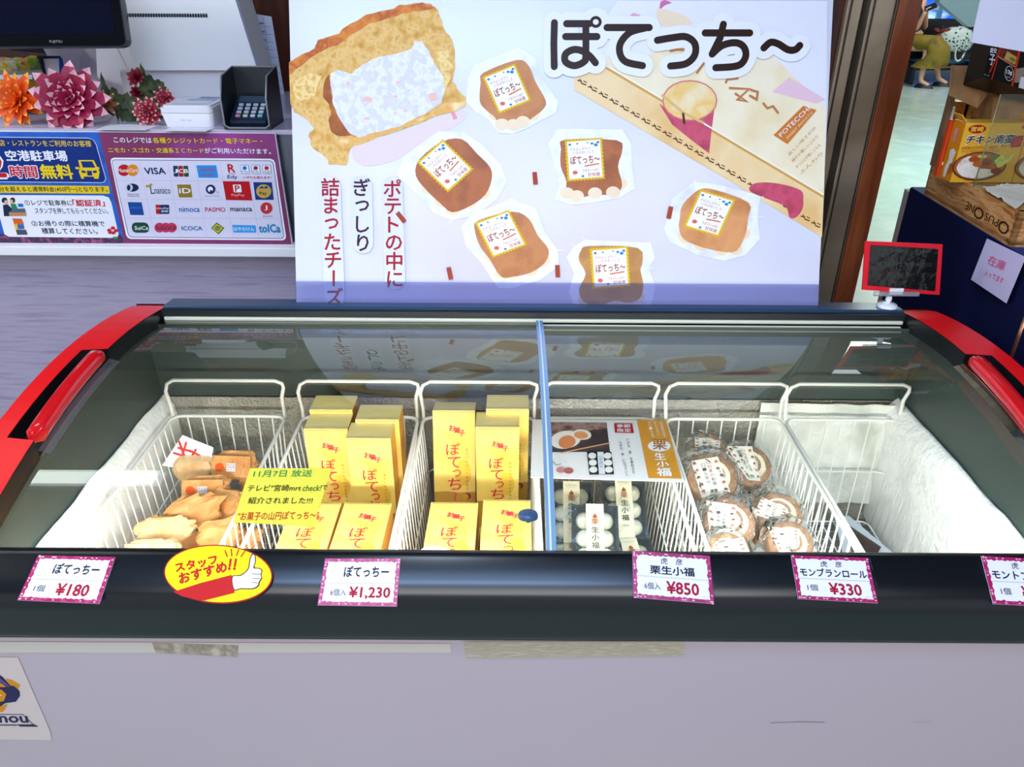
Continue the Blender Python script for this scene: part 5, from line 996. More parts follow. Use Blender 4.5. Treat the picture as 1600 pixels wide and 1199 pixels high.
# black trays of chestnut rice cakes
trayb = mat('tray_black', '1A1E24', .25, spec=.6); moc = mat('rice_cake', 'D9D2B4', .6, var=['E8E2CC', 'C2BA98'], vs=30); band = mat('tray_band', 'CFCBB4', .5); lidf = clear('tray_film', 'F4F8FA', .04, 'DDE6EE', rough=.05, ior=1.4, bump=.5, bs=45)
def tray(cx, cy, z, w_, l_, tilt, rz, label, bright=False):
    c0 = atz(cx, cy, z); M = Matrix.Translation(c0) @ Euler((R(tilt), 0, R(rz))).to_matrix().to_4x4(); root = thing('sweets_tray', label, 'tray', c0, 'black trays of six rice cakes in the basket right of the divider')
    b = MB(); ins = .008; lo = [(-w_/2+ins, -l_/2+ins), (w_/2-ins, -l_/2+ins), (w_/2-ins, l_/2-ins), (-w_/2+ins, l_/2-ins)]; hi = [(-w_/2, -l_/2), (w_/2, -l_/2), (w_/2, l_/2), (-w_/2, l_/2)]
    P_ = [M @ V((*q, -.026)) for q in lo]+[M @ V((*q, 0)) for q in hi]+[M @ V((q[0]*.9, q[1]*.93, 0)) for q in hi]+[M @ V((q[0]*.86, q[1]*.9, -.022)) for q in hi]
    b.add(P_, [[0, 3, 2, 1]]+[[i, (i+1) % 4, 4+(i+1) % 4, 4+i] for i in range(4)]+[[4+i, 4+(i+1) % 4, 8+(i+1) % 4, 8+i] for i in range(4)]+[[8+i, 8+(i+1) % 4, 12+(i+1) % 4, 12+i] for i in range(4)]+[[12, 13, 14, 15]], trayb); b.build('tray_shell', root)
    for i in range(3):
        for j in range(2):
            b = MB(); b.lathe([(0, .002), (w_*.10, 0), (w_*.17, -.006), (w_*.19, -.013), (w_*.16, -.020), (0, -.021)], moc, M @ Matrix.Translation(((j-.5)*w_*.44, (i-1)*l_*.285, -.001)), 14); b.build('rice_cake', root)
    pl = Plane(M @ V((0, 0, .0032)), M.to_3x3() @ V((1, 0, 0)), M.to_3x3() @ V((0, 1, 0))); bw = w_*.19
    b = MB(); q = [pl.pt(u, v_) for u, v_ in ((-bw, -l_/2-.001), (bw, -l_/2-.001), (bw, l_/2+.001), (-bw, l_/2+.001))]; b.hexa(q, [p_-pl.n*.0008 for p_ in q], band); bo = b.build('paper_band', root)
    p = Print(pl, lambda u, v_: (u*bw, l_/2-v_*l_), base=.0003); p.text('日向夏の和の', (-.7, .075), (.7, .075), (-.7, .05), ink('6A6450'), 1); p.text('モンブラン', (-.5, .105), (.6, .105), (-.5, .085), ink('6A6450'), 1)
    p.poly([(-.3, .20), (0, .145), (.3, .20), (.2, .225), (-.2, .225)], ink('8A4A1E'), 1)
    for i, ch in enumerate('栗生小福'): p.text(ch, (-.42, .33+i*.125), (.42, .33+i*.125), (-.42, .235+i*.125), ink('8A4A2A' if i == 0 else '3A382E'), 1, .02)
    p.text('お菓子屋', (-.35, .80), (.35, .80), (-.35, .77), ink('5A5648'), 1); p.build('printed_band', bo)
    b = MB(); b.sheet(lambda u, v_: M @ V(((u-.5)*w_*1.02, (v_-.5)*l_*1.02, .0012+.0022*math.sin(PI*u)*math.sin(PI*v_)+.0009*mnoise.noise(V((u*6, v_*6, cx))))), 10, 12, lidf, False); b.build('clear_film', root)
tray(930, 838, .665, .080, .112, 30, -2, 'black tray with the nearest orange brown label, second from the black rail at the divider')
tray(976, 795, .640, .080, .112, 38, 1, 'black tray right behind the nearest one, at the right wires')
tray(893, 800, .635, .080, .112, 38, -1, 'black tray half hidden beside the lid divider')
tray(992, 880, .600, .080, .10, 12, 8, 'black tray just above the 850 yen tag, mostly under others')
tray(895, 872, .590, .080, .10, 10, 0, 'black tray lowest beside the lid divider at the front')
# dark flyer at the bottom of the nearly empty basket, pale scrap next to it
q = [V(atz(x, y, .505)) for x, y in ((1322, 818), (1377, 855), (1360, 884), (1335, 884))]
b = MB(); b.hexa(q, [p_+V((0, 0, -.001)) for p_ in q], mat('dark_flyer', '2A1A18', .5, var=['3A2420', '1A1416'], vs=40)); solo(b, 'dark_leaflet', 'dark brown leaflet lying on the bottom of the nearly empty basket', 'leaflet')
q = [V(atz(x, y, .500)) for x, y in ((1304, 808), (1326, 806), (1400, 868), (1372, 884), (1320, 880))]
b = MB(); b.hexa(q, [p_+V((0, 0, -.001)) for p_ in q], mat('scrap', 'C6CCD8', .5)); solo(b, 'plastic_scrap', 'pale wrapper scrap under the dark brown leaflet', 'wrapper')

# ================================================================== SIGN CLIP ON THE REAR RAIL
cz_ = .9235; cb_ = atz(1397, 491, cz_); cb_.y = max(1.405, min(1.425, cb_.y)); sc_ = thing('sign_clip', 'small black sign in a red frame on a clear clip with round white base', 'sign stand', (cb_.x, cb_.y, cz_))
wht = mat('clip_white', 'ECEEF2', .3)
b = MB(); b.lathe([(0, 0), (.019, 0), (.0195, .002), (.018, .007), (.006, .009), (0, .009)], wht, Matrix.Translation((cb_.x, cb_.y, cz_)), 24); b.build('base', sc_)
b = MB(); b.lathe([(.004, .008), (.0045, .012), (.0062, .016), (.0055, .022), (.0035, .025), (0, .026)], wht, Matrix.Translation((cb_.x, cb_.y, cz_)), 14); b.build('ball_joint', sc_)
sY = cb_.y; spn = V((0, -math.cos(R(8)), math.sin(R(8)))); s0 = hit(1408, 455, (0, sY, cz_+.045), spn); spl = Plane(s0, (1, 0, 0), V((1, 0, 0)).cross(spn)*-1)
quad = [(1352, 377), (1473, 382), (1468, 461), (1347, 453)]; q = [spl.pt(*spl.px(*p_)) for p_ in quad]
b = MB(); b.hexa(q, [p_-spl.n*.003 for p_ in q], ink('E01C2E')); b.build('red_frame', sc_)
p = Print(spl, spl.px, base=.0004); p.poly([(1360, 383), (1466, 389), (1461, 455), (1355, 446)], mat('sign_black', '10130F', .25, bump=.25, bs=30), 1)
for i, (t, x0, x1, y) in enumerate((('お買い上げのお客様へ', 1372, 1452, 392), ('保冷剤をご希望の方は', 1368, 1456, 412), ('レジにてお申し付けください', 1364, 1460, 428), ('無料です', 1392, 1416, 441))): p.text(t, (x0, y+4), (x1, y+5), (x0, y-3), ink('3C4438'), 2)
p.build('black_card', sc_)
b = MB(); qs = [spl.pt(*spl.px(x, y), .0035) for x, y in ((1360, 384), (1465, 388), (1460, 456), (1354, 447))]
b.sheet(lambda u, v_: tuple(qs[0].lerp(qs[1], u).lerp(qs[3].lerp(qs[2], u), v_)+spl.n*(.0015*mnoise.noise(V((u*5, v_*5, 2))))), 14, 10, clear('crinkled_sleeve', 'FAFAFA', 0, rough=.06, ior=1.45, bump=.5, bs=40)); b.build('clear_sleeve', sc_)
b = MB(); cl_ = clear('clip_clear', 'EDF0F6', .22, 'E6E8F0'); a = spl.pt(*spl.px(1365, 455), .004); c = spl.pt(*spl.px(1433, 462), .004)
b.box((a+c)/2, ((c-a).length, .007, .008), cl_, rot=(R(-8), 0, 0)); b.box((a+c)/2+V((0, .003, .004)), ((c-a).length*.3, .004, .012), wht)
b.hexa([a.lerp(c, .32)+V((0, 0, -.003)), a.lerp(c, .68)+V((0, 0, -.003)), V((cb_.x+.004, cb_.y, cz_+.026)), V((cb_.x-.004, cb_.y, cz_+.026))], [p_+V((0, .005, 0)) for p_ in (a.lerp(c, .32)+V((0, 0, -.003)), a.lerp(c, .68)+V((0, 0, -.003)), V((cb_.x+.004, cb_.y, cz_+.026)), V((cb_.x-.004, cb_.y, cz_+.026)))], cl_); b.build('clip', sc_)

# ================================================================== DISPLAY TABLE AT THE RIGHT
TZ = 1.05; tA = atz(1413, 288, TZ); tB = atz(1443, 304, TZ); tC = atz(1577, 386, TZ); e1 = (tC-tB); e1.z = 0; e1.normalize(); tA2 = tB-e1*.065; e2 = V((-e1.y, e1.x, 0)); e2 = e2 if e2.x > 0 else -e2
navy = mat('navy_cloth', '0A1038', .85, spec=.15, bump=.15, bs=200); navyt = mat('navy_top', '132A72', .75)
tb_ = thing('display_table', 'table draped in dark navy cloth to the right of the freezer', 'table', (tA2.x+.4, tA2.y, 0))
L_ = [tA2, tA2+e1*.78, tA2+e1*.78+e2*.7, tA2+e2*.7]
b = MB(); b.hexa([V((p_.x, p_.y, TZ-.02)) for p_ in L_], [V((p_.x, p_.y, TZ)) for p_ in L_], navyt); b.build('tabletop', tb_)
b = MB(); 
def drape(a, c, n=40):
    out = (c-a).normalized().cross(V((0, 0, 1)))
    b.sheet(lambda u, v_: tuple(a.lerp(c, u)+out*(.004+.010*v_*math.sin(u*30))+V((0, 0, -(TZ-.02)*v_))), n, 8, navy)
drape(L_[1], L_[0]) if False else None
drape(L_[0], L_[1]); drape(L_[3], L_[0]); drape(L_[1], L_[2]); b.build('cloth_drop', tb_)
b = MB(); b.hexa([L_[0]+V((-.004, 0, -.012)), L_[0]-e1*.025+V((0, .01, -.012)), L_[3]-e1*.025+V((0, 0, -.012)), L_[3]+V((-.004, 0, -.012))], [L_[0]+V((-.004, 0, -.95)), L_[0]-e1*.012+V((0, .01, -.95)), L_[3]-e1*.012+V((0, 0, -.95)), L_[3]+V((-.004, 0, -.95))], mat('beige_panel', 'A99A90', .6)); b.build('side_panel', tb_)
a = atz(1604, 500, .62); b = MB(); b.tube([aty(1604, 496, 1.28), aty(1578, 566, 1.28)], .005, mat('copper', 'B07A5A', .3, metal=.8), 8); solo(b, 'copper_rod', 'thin copper coloured rod standing by the navy cloth at the right', 'rod')
# pinned notice
np_ = Plane(tA2+(-e2)*.016, e1, (0, 0, 1)); nq = [(1542, 373), (1602, 402), (1572, 474), (1517, 437)]; q = [np_.pt(*np_.px(*p_)) for p_ in nq]
nt2 = thing('handwritten_notice', 'pale sheet with pink handwriting pinned askew to the navy cloth', 'notice', q[3]); b = MB(); b.hexa(q, [p_-np_.n*.001 for p_ in q], mat('notice_paper', 'CFC8E8', .5)); b.build('paper', nt2)
p = Print(np_, np_.px); pkk = ink('E0508A'); p.text('在庫', (1542, 412), (1568, 424), (1548, 398), pkk, 1, .01); p.text('入ってます', (1537, 430), (1566, 444), (1541, 421), pkk, 1, .01); p.build('handwriting', nt2)
# wooden crate
hC = .068; cr = thing('wooden_crate', 'light wooden wine crate with printed lettering upside down on the navy table', 'crate', tB)
D_ = .30; LB = [tB, tC, tC+e2*D_, tB+e2*D_]
oak = mat('crate_wood', 'C98A50', .5, var=['B87840', 'DCA468', 'A8662E'], vs=9, stretch=(1.5, 1.5, 9), detail=6); th = .010
def side(a, c, nm='side_board'):
    out = (c-a).normalized().cross(V((0, 0, 1))); b = MB(); b.hexa([a, c, c-out*th, a-out*th], [p_+V((0, 0, hC)) for p_ in (a, c, c-out*th, a-out*th)], oak); return b.build(nm, cr)
for i in range(4): side(LB[i], LB[(i+1) % 4])
b = MB(); b.hexa([p_+V((0, 0, .004)) for p_ in LB], [p_+V((0, 0, .012)) for p_ in LB], oak); b.build('bottom_board', cr)
b = MB(); ctr = sum(LB, V())/4; q = [p_.lerp(ctr, .06)+V((0, 0, hC-.012)) for p_ in LB]; b.hexa(q, [p_+V((0, 0, .010)) for p_ in q], oak); b.build('lid_board', cr)
cpl = Plane(tB, e1, (0, 0, 1)); p = Print(cpl); Lc = (tC-tB).length
bn = ink('3A2414')
def ud(t, u1, u0, zt, zb, bd=.0): p.text(t, (u1, zt), (u0, zt), (u1, zb), bn, 1, bd)
ud('O', Lc*.955, Lc*.855, hC*.56, hC*.22, .01); ud('PUS', Lc*.85, Lc*.715, hC*.53, hC*.30); ud('O', Lc*.70, Lc*.60, hC*.56, hC*.22, .01); ud('NE', Lc*.595, Lc*.505, hC*.53, hC*.30)
for u in (.03, .97):
    for v_ in (.15, .85): p.ell(Lc*u, hC*v_, .0018, .0018, bn, 1)
p.build('burned_lettering', cr)
# curry boxes standing on the crate
KZ = TZ+hC+.0
f0 = atz(1484, 285, KZ); fY = f0.y; xw = aty(1579, 287, fY).x-f0.x; ht = aty(1506, 192, fY).z-KZ; dp = atz(1463, 275, KZ).y-fY
dp = .045
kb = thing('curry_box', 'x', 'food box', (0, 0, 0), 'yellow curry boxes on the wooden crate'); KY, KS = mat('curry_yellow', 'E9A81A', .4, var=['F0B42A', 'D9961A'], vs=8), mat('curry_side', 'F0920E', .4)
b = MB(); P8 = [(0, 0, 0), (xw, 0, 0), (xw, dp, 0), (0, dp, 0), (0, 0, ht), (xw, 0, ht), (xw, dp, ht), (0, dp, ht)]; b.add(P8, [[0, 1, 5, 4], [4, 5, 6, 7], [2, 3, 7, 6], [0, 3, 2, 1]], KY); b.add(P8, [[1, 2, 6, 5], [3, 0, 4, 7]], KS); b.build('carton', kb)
b = MB(); b.hexa([(0, .001, ht+.001), (0, dp*.8, ht+.001), (-.012, dp*.8, ht+.014), (-.012, .001, ht+.014)], [(.002, .001, ht+.001), (.002, dp*.8, ht+.001), (-.010, dp*.8, ht+.015), (-.010, .001, ht+.015)], KY); b.build('open_flap', kb)
kpl = Plane((0, 0, 0), (1, 0, 0), (0, 0, 1)); p = Print(kpl, lambda u, v_: (u*xw, (1-v_)*ht)); dr = ink('B01818')
p.ell(.20, .10, .14, .07, dr, 1); p.text('宮崎', (.10, .14), (.30, .14), (.10, .06), ink('F6D24A'), 2, .02)
p.text('チキン南蛮', (.06, .36), (.82, .34), (.08, .19), W, 1, .07); p.text('チキン南蛮', (.065, .35), (.815, .33), (.085, .20), ink('1A1614'), 2, .03)
p.text('極', (.80, .40), (.96, .38), (.81, .22), dr, 3, .08); p.text('極', (.82, .38), (.94, .36), (.83, .25), ink('E84050'), 4, .01); p.text('カレー', (.66, .40), (.80, .39), (.66, .35), ink('1A1614'), 2, .01)
p.text('自家製まろやかチキン南蛮を', (.04, .44), (.60, .42), (.05, .39), dr, 2); p.text('マイルドなカレーで仕上げました。', (.04, .50), (.66, .47), (.05, .45), dr, 2)
p.ell(.40, .72, .44, .25, ink('6A3A22'), 2); p.ell(.40, .715, .41, .225, mat('curry_sauce', '9A4A1E', .5, var=['B8662E', '7A3414'], vs=40), 3)
p.poly([(.04, .72), (.10, .60), (.22, .55), (.30, .66), (.40, .74), (.62, .78), (.66, .86), (.44, .93), (.20, .90), (.08, .82)], mat('rice', 'F0E2D6', .5, var=['FAF2EA', 'D8C2B2'], vs=60), 4, True)
for x, y, rx, ry, c in ((.28, .60, .09, .05, 'B8501E'), (.36, .68, .08, .05, 'C8622A'), (.50, .64, .09, .06, '8A3416'), (.46, .72, .07, .04, 'B04A1E'), (.60, .57, .07, .06, '6A7A2A'), (.66, .64, .06, .05, '8A9A3A'), (.74, .66, .06, .10, 'B86A2A'), (.70, .80, .10, .05, '8A2A22'), (.80, .60, .05, .07, 'D8B84A'), (.40, .55, .08, .03, 'D8C86A')): p.ell(x, y, rx, ry, ink(c), 5, n=9)
p.poly([(.62, .62), (.70, .52), (.78, .56), (.90, .50), (.86, .62), (.76, .72), (.70, .74)], ink('E6DC6A'), 6); p.text('タルタル', (.66, .66), (.84, .60), (.67, .58), ink('4A6A2A'), 7)
p.ell(.93, .06, .04, .03, ink('D84030'), 2)
kspl = Plane((0, 0, 0), (0, -1, 0), (0, 0, 1)); p.pl = kpl; p.build('printed_front', kb)
p = Print(Plane((0, dp, 0), (0, -1, 0), (0, 0, 1)), lambda u, v_: (u*dp, (1-v_)*ht)); p.rect(.25, .12, .6, .35, ink('F08A7A'), 1); 
for i in range(5): p.text('宮崎チキン南'[i], (.3, .17+i*.045), (.5, .17+i*.045), (.3, .135+i*.045), ink('F6C8B8'), 2)
p.poly([(.3, .50), (.6, .45), (.85, .5), (.75, .62), (.8, .72), (.55, .8), (.5, .95), (.3, .96), (.25, .8), (.4, .65)], ink('F6F0E0'), 1); p.poly([(.6, .72), (.85, .66), (.9, .85), (.6, .88)], ink('D06A1E'), 2); p.build('printed_side', kb)
kb.location = (f0.x, fY, KZ); kb['label'] = 'yellow curry box with an opened flap, fully in view on the crate'
k2 = dup(kb); k2.location = (f0.x+xw+.0015, fY, KZ); k2['label'] = 'yellow curry box at the right picture edge, next to the opened one'
sb = thing('display_case', 'display case with a tan white edged post and clear front around the curry boxes', 'display case', f0)
cB = V(tB)+V((0, 0, hC)); top_z = aty(1486, 120, cB.y).z
b = MB(); b.box((cB.x+.001, cB.y-.008, (cB.z+top_z)/2), (.010, .016, top_z-cB.z), mat('tan_board', '8A6A48', .5)); b.build('side_board', sb)
b = MB(); b.box((cB.x+.008, cB.y-.010, (cB.z+top_z-.06)/2), (.004, .018, top_z-.06-cB.z), mat('edge_white', 'F0ECE8', .4)); b.build('white_edge', sb); xw0 = cB.x+.01
acr = clear('acrylic', 'F2F6F0', .03, 'D8D8B8', ior=1.3); fx = atz(1521, 292, KZ)
b = MB(); b.hexa([V((fx.x, fx.y, KZ)), V((fx.x+.30, fx.y, KZ)), V((fx.x+.30, fx.y+.002, KZ)), V((fx.x, fx.y+.002, KZ))], [V((fx.x, fx.y, KZ+ht*1.5)), V((fx.x+.30, fx.y, KZ+ht*1.5)), V((fx.x+.30, fx.y+.002, KZ+ht*1.5)), V((fx.x, fx.y+.002, KZ+ht*1.5))], acr); b.build('clear_panel', sb)
b = MB(); b.tube([V((fx.x, fx.y-.001, KZ)), V((fx.x, fx.y-.001, KZ+ht*1.5))], .0014, mat('acrylic_edge', '8A8A5A', .2), 6); b.tube([V((fx.x, fx.y-.002, KZ+.001)), V((fx.x+.30, fx.y-.002, KZ+.001))], .0014, mat('acrylic_edge'), 6); b.build('clear_edge', sb)
# dark and orange packs behind at the left
b = MB(); b.box((xw0+.018, fY+dp+.03, KZ+ht*.45), (.024, .05, ht*.9), mat('dark_pack', '3A1A16', .5, var=['5A241A', '241212'], vs=60)); solo(b, 'spice_pack', 'narrow dark brown pack between the white edged board and the curry box', 'food pack')
b = MB(); b.box((f0.x-.003, fY+dp+.008, KZ+ht*.49), (.006, .010, ht*.98), mat('orange_card', 'E8481A', .4)); solo(b, 'orange_card', 'thin orange red card right behind the left side of the curry box', 'card')
for i, c in enumerate(('C8281E', '2A2018', 'D8641E')):
    b = MB(); x = aty((1500, 1515, 1535)[i], 165, fY+.2).x; zt = aty(1510, (158, 162, 155)[i], fY+.2).z
    b.box((x, fY+.2, (KZ+zt)/2), (.028, .02, zt-KZ), mat('pack_'+c, c, .4, var='E8A02A', vs=50)); solo(b, 'snack_pack', ('red', 'dark', 'orange')[i]+' snack pack peeping out under the hanging brown paper', 'food pack')
# brown paper sheet and bag
q = [aty(x, y, fY+.16) for x, y in ((1488, 104), (1540, 105), (1556, 130), (1527, 169), (1484, 150))]; q2 = [aty(x, y, fY+.08) for x, y in ((1484, 150), (1527, 169))]
bp_ = mat('brown_paper', 'B07C4C', .7, var=['C08E5C', '9C6A3C'], vs=10, bump=.4, bs=20)
t = thing('brown_paper_sheet', 'folded sheet of brown paper hanging over the back of the display case', 'paper', q[4]); b = MB(); b.hexa([q[0], q[1], q[2], q2[1], q2[0]], [p_+V((0, .006, .002)) for p_ in (q[0], q[1], q[2], q2[1], q2[0])], bp_); b.build('front_fold', t)
b = MB(); q3 = [q[0], q[1]+V((.05, 0, 0)), q[1]+V((.06, .10, -.01)), q[0]+V((.012, .10, -.01))]; b.hexa(q3, [p_+V((0, 0, -.003)) for p_ in q3], bp_); b.build('top_fold', t)
t = thing('brown_paper_bag', 'large crumpled brown paper bag behind the curry boxes at the right edge', 'bag', aty(1570, 190, fY+.12)); b = MB()
qa, qb, qc, qd = aty(1548, 192, fY+.11), aty(1680, 195, fY+.11), aty(1680, 95, fY+.16), aty(1556, 112, fY+.16)
for off in (0, .09): b.sheet(lambda u, v_: tuple(qa.lerp(qb, u).lerp(qd.lerp(qc, u), v_)+V((0, off+.018*mnoise.noise(V((u*6, v_*4, 9+off))), 0))), 16, 12, bp_, False)
b.poly([qa, qa+V((0, .09, 0)), qd+V((0, .09, 0)), qd], bp_); b.build('bag_body', t)
# black dumpling box lying tilted on the bag
t = thing('dumpling_box', 'black and red food box with white lettering resting tilted on the brown bag', 'food box', aty(1560, 130, fY+.06)); bpl = Plane(aty(1536, 120, fY+.06), aty(1580, 133, fY+.06)-aty(1536, 120, fY+.06), aty(1552, 60, fY+.09)-aty(1536, 120, fY+.06))
def bq(l): return [bpl.pt(*bpl.px(x, y)) for x, y in l]
q = bq([(1535.5, 120.5), (1640, 150), (1662, 66), (1552, 56)]); b = MB(); b.hexa(q, [p_-bpl.n*.06 for p_ in q], mat('box_black', '100C0C', .35)); b.build('carton', t)
g9 = lambda x, y: bpl.px(1440+x/7.49, 60+y/7.49); p = Print(bpl, g9, base=.0003); orr = ink('D03A1E')
p.poly([(905, 60), (1160, 60), (1100, 330), (880, 200)], mat('food_photo', '6A1A14', .4, var=['8A2A1E', '3A100E', 'C8884A'], vs=60), 1); p.poly([(1000, 150), (1120, 230), (1090, 310), (960, 240)], ink('D8A85A'), 2); p.ell(1060, 250, 40, 22, ink('6A8A3A'), 3, 30)
p.line([(890, 215), (1095, 340)], 16, ink('C87A6A'), 4); p.line([(925, 100), (790, 400)], 16, orr, 5); p.line([(880, 250), (815, 480)], 14, orr, 5); p.line([(1150, 90), (1055, 545)], 28, orr, 5); p.poly([(1100, 360), (1199, 340), (1180, 520), (1080, 520)], ink('9A8A80'), 5)
p.text('餃', (790, 170), (870, 180), (800, 110), W, 6, .02); p.text('子', (780, 310), (845, 320), (790, 185), W, 6, .02)
p.mb.add([bpl.pt(*g9(1015+(52-4*(k % 2))*math.cos(a), 415+(88-6*(k % 2))*math.sin(a)), .0024) for i in range(20) for k in range(2) for a in [i*PI/10]], [[2*i, 2*((i+1) % 20), 2*((i+1) % 20)+1, 2*i+1] for i in range(20)], W)
p.text('13g', (982, 430), (1048, 440), (986, 370), W, 6, .04); p.text('要冷凍', (985, 465), (1030, 470), (985, 448), W, 6); p.text('美味しい餃子', (725, 430), (785, 448), (727, 418), W, 6); p.build('printed_front', t)
# blank white card
wY = fY-.12; wpl = Plane(aty(1560, 60, wY), aty(1600, 78, wY)-aty(1517, 66, wY), (0, .25, 1)); q = [wpl.pt(*wpl.px(x, y)) for x, y in ((1517.5, 66), (1640, 88), (1655, -40), (1543, -50))]
t = thing('blank_card', 'blank white card hanging in the top right corner', 'card', q[0]); b = MB(); b.hexa(q, [p_-wpl.n*.002 for p_ in q], mat('blank_white', 'DCD9EC', .5)); b.build('card', t)
b = MB(); b.tube([q[2].lerp(q[3], .5), V((q[2].lerp(q[3], .5).x, q[2].y, 2.70))], .0012, mat('thread', 'D0D0D0', .5), 5); b.build('hanging_thread', t)
b = MB(); q = [aty(x, y, fY-.02) for x, y in ((1596, 120), (1625, 125), (1620, 145), (1592, 137))]; b.hexa(q, [p_+V((0, .002, 0)) for p_ in q], mat('blank_white')); solo(b, 'small_white_card', 'small white card at the right edge under the black food box', 'card')

# ================================================================== HALL: BENCH, SEATED PERSON, BAG
bY = 12.35; bx0 = aty(1395, 90, bY).x; bx1 = aty(1640, 90, bY).x
t = thing('bench', 'long black waiting bench against the blue window', 'bench', ((bx0+bx1)/2, bY, 0)); blk = mat('bench_black', '0B0E13', .35)
b = MB(); b.box(((bx0+bx1)/2, bY+.1, .40), (bx1-bx0, .55, .09), blk, bev=.02); b.build('seat', t)
b = MB(); b.box(((bx0+bx1)/2, bY+.40, .66), (bx1-bx0, .07, .40), blk, bev=.02); b.build('backrest', t)
b = MB(); b.box(((bx0+bx1)/2, bY+.1, .30), (bx1-bx0, .06, .06), mat('bench_bar', '3A6A8A', .3, metal=.6)); b.build('support_beam', t)
for i in range(3):
    b = MB(); x = bx0+.3+i*(bx1-bx0-.6)/2; b.box((x, bY+.1, .15), (.06, .45, .30), blk, bev=.01); b.build('leg', t)
def skin(name, verts, edges, radii, m, parent, sub=1):
    me = bpy.data.meshes.new(name); me.from_pydata([tuple(v) for v in verts], edges, []); me.materials.append(m); o = bpy.data.objects.new(name, me); C.objects.link(o)
    md = o.modifiers.new('skin', 'SKIN'); md.use_smooth_shade = True; 
    for i, r_ in enumerate(radii): me.skin_vertices[0].data[i].radius = (r_, r_) if not isinstance(r_, tuple) else r_
    me.skin_vertices[0].data[0].use_root = True
    s_ = o.modifiers.new('sub', 'SUBSURF'); s_.levels = sub; s_.render_levels = sub
    if parent: o.parent = parent; o.matrix_parent_inverse = Matrix.Translation(-V(parent['_base']))
    return o
hip = V((aty(1420, 72, 12.25).x, 12.25, .54)); pe = thing('person', 'person in a long olive skirt and navy flat shoes sitting with a phone in hand', 'person', (hip.x, hip.y, 0))
kn1 = aty(1452, 66, 11.92); kn2 = aty(1462, 62, 12.02); kn1.z = .53; kn2.z = .56; an1 = V((aty(1437, 131, 11.85).x, 11.85, .09)); an2 = V((aty(1466, 112, 12.1).x, 12.05, .10))
fd = V((.75, -.66, 0)).normalized(); sd = V((.66, .75, 0))
ch1 = hip+V((0.0, .05, .28)); nk = hip+V((.03, .03, .53)); hd = nk+V((.04, -.02, .17)); shL, shR = nk+sd*.17+V((0, 0, -.07)), nk-sd*.17+V((0, 0, -.07)); ha = aty(1447, 17, 11.95)
elL, elR = shL+fd*.10+V((0, 0, -.26)), shR+fd*.08+V((0, 0, -.27))
if not hasattr(bpy.types.Mesh, 'skin_vertices'): pass
sknm = mat('skin', 'D9A88C', .5); vs = [hip, ch1, nk, hd, shL, shR, elL, elR, ha+sd*.03, ha-sd*.03, hip+sd*.1, hip-sd*.1, kn2, kn1, an2, an1, an2+fd*.14+V((0, 0, -.06)), an1+fd*.14+V((0, 0, -.06)), hd+V((0, 0, .06))]
ed = [(0, 1), (1, 2), (2, 3), (3, 18), (2, 4), (2, 5), (4, 6), (5, 7), (6, 8), (7, 9), (0, 10), (0, 11), (10, 12), (11, 13), (12, 14), (13, 15), (14, 16), (15, 17)]
rd = [.13, .12, .055, .085, .06, .06, .042, .042, .025, .025, .09, .09, .06, .06, .035, .035, .03, .03, .075]
# the modifier that grows the body needs its own data layer
def skin2(name, vs, ed, rd, m, parent):
    me = bpy.data.meshes.new(name); me.from_pydata([tuple(v) for v in vs], ed, []); me.materials.append(m); o = bpy.data.objects.new(name, me); C.objects.link(o)
    md = o.modifiers.new('skin', 'SKIN'); md.use_smooth_shade = True
    if not me.skin_vertices:
        bm = bmesh.new(); bm.from_mesh(me); bm.verts.layers.skin.verify(); bm.to_mesh(me); bm.free()
    for i, r_ in enumerate(rd): me.skin_vertices[0].data[i].radius = (r_, r_)
    me.skin_vertices[0].data[0].use_root = True
    s_ = o.modifiers.new('sub', 'SUBSURF'); s_.levels = 1; s_.render_levels = 1
    o.parent = parent; o.matrix_parent_inverse = Matrix.Translation(-V(parent['_base'])); return o
skin2('body', vs, ed, rd, sknm, pe)
for sgn in (-1, 1):
    for k in range(4):
        b0_ = ha+sd*(.03*sgn)+V((0, 0, .02))+sd*(.012*(k-1.5)); skin2('finger', [b0_, b0_+fd*.035+V((0, 0, .02)), b0_+fd*(.055+.004*(k % 3))+V((0, 0, .035))-sd*sgn*.01], [(0, 1), (1, 2)], [.009, .008, .006], sknm, pe)
    b0_ = ha+sd*(.03*sgn); skin2('thumb', [b0_, b0_-sd*sgn*.02+fd*.02+V((0, 0, .02)), b0_-sd*sgn*.03+fd*.03+V((0, 0, .04))], [(0, 1), (1, 2)], [.010, .009, .007], sknm, pe)
shirt = mat('top_grey', '5E6266', .8); skin2('shirt', [hip+V((0, 0, .08)), ch1, nk+V((0, 0, -.05)), shL, shR, shL.lerp(elL, .8), shR.lerp(elR, .8)], [(0, 1), (1, 2), (2, 3), (2, 4), (3, 5), (4, 6)], [.145, .135, .075, .072, .072, .056, .056], mat('top_dark', '20242C', .8), pe)
b = MB(); olive = mat('olive_skirt', '6E5F14', .8, var=['7C6C1C', '544A10'], vs=6, bump=.3, bs=12)
knm = (kn1+kn2)/2; rows = []
cens = [hip+V((0, 0, .07)), hip.lerp(knm, .5)+V((0, 0, .03)), knm+fd*.03+V((0, 0, .035)), knm+fd*.10+V((0, 0, -.06)), knm.lerp((an1+an2)/2, .42)+fd*.05, knm.lerp((an1+an2)/2, .62)+V((-.03, 0, 0))]
axs = [(V((0, 0, 1)).lerp(fd, .5).normalized(), .17, .13), (fd, .20, .115), (fd.lerp(V((0, 0, -1)), .35).normalized(), .20, .12), (fd.lerp(V((0, 0, -1)), .75).normalized(), .21, .15), (V((0, 0, -1)), .23, .19), (V((0, 0, -1)), .25, .22)]
vsx = []; K = 24
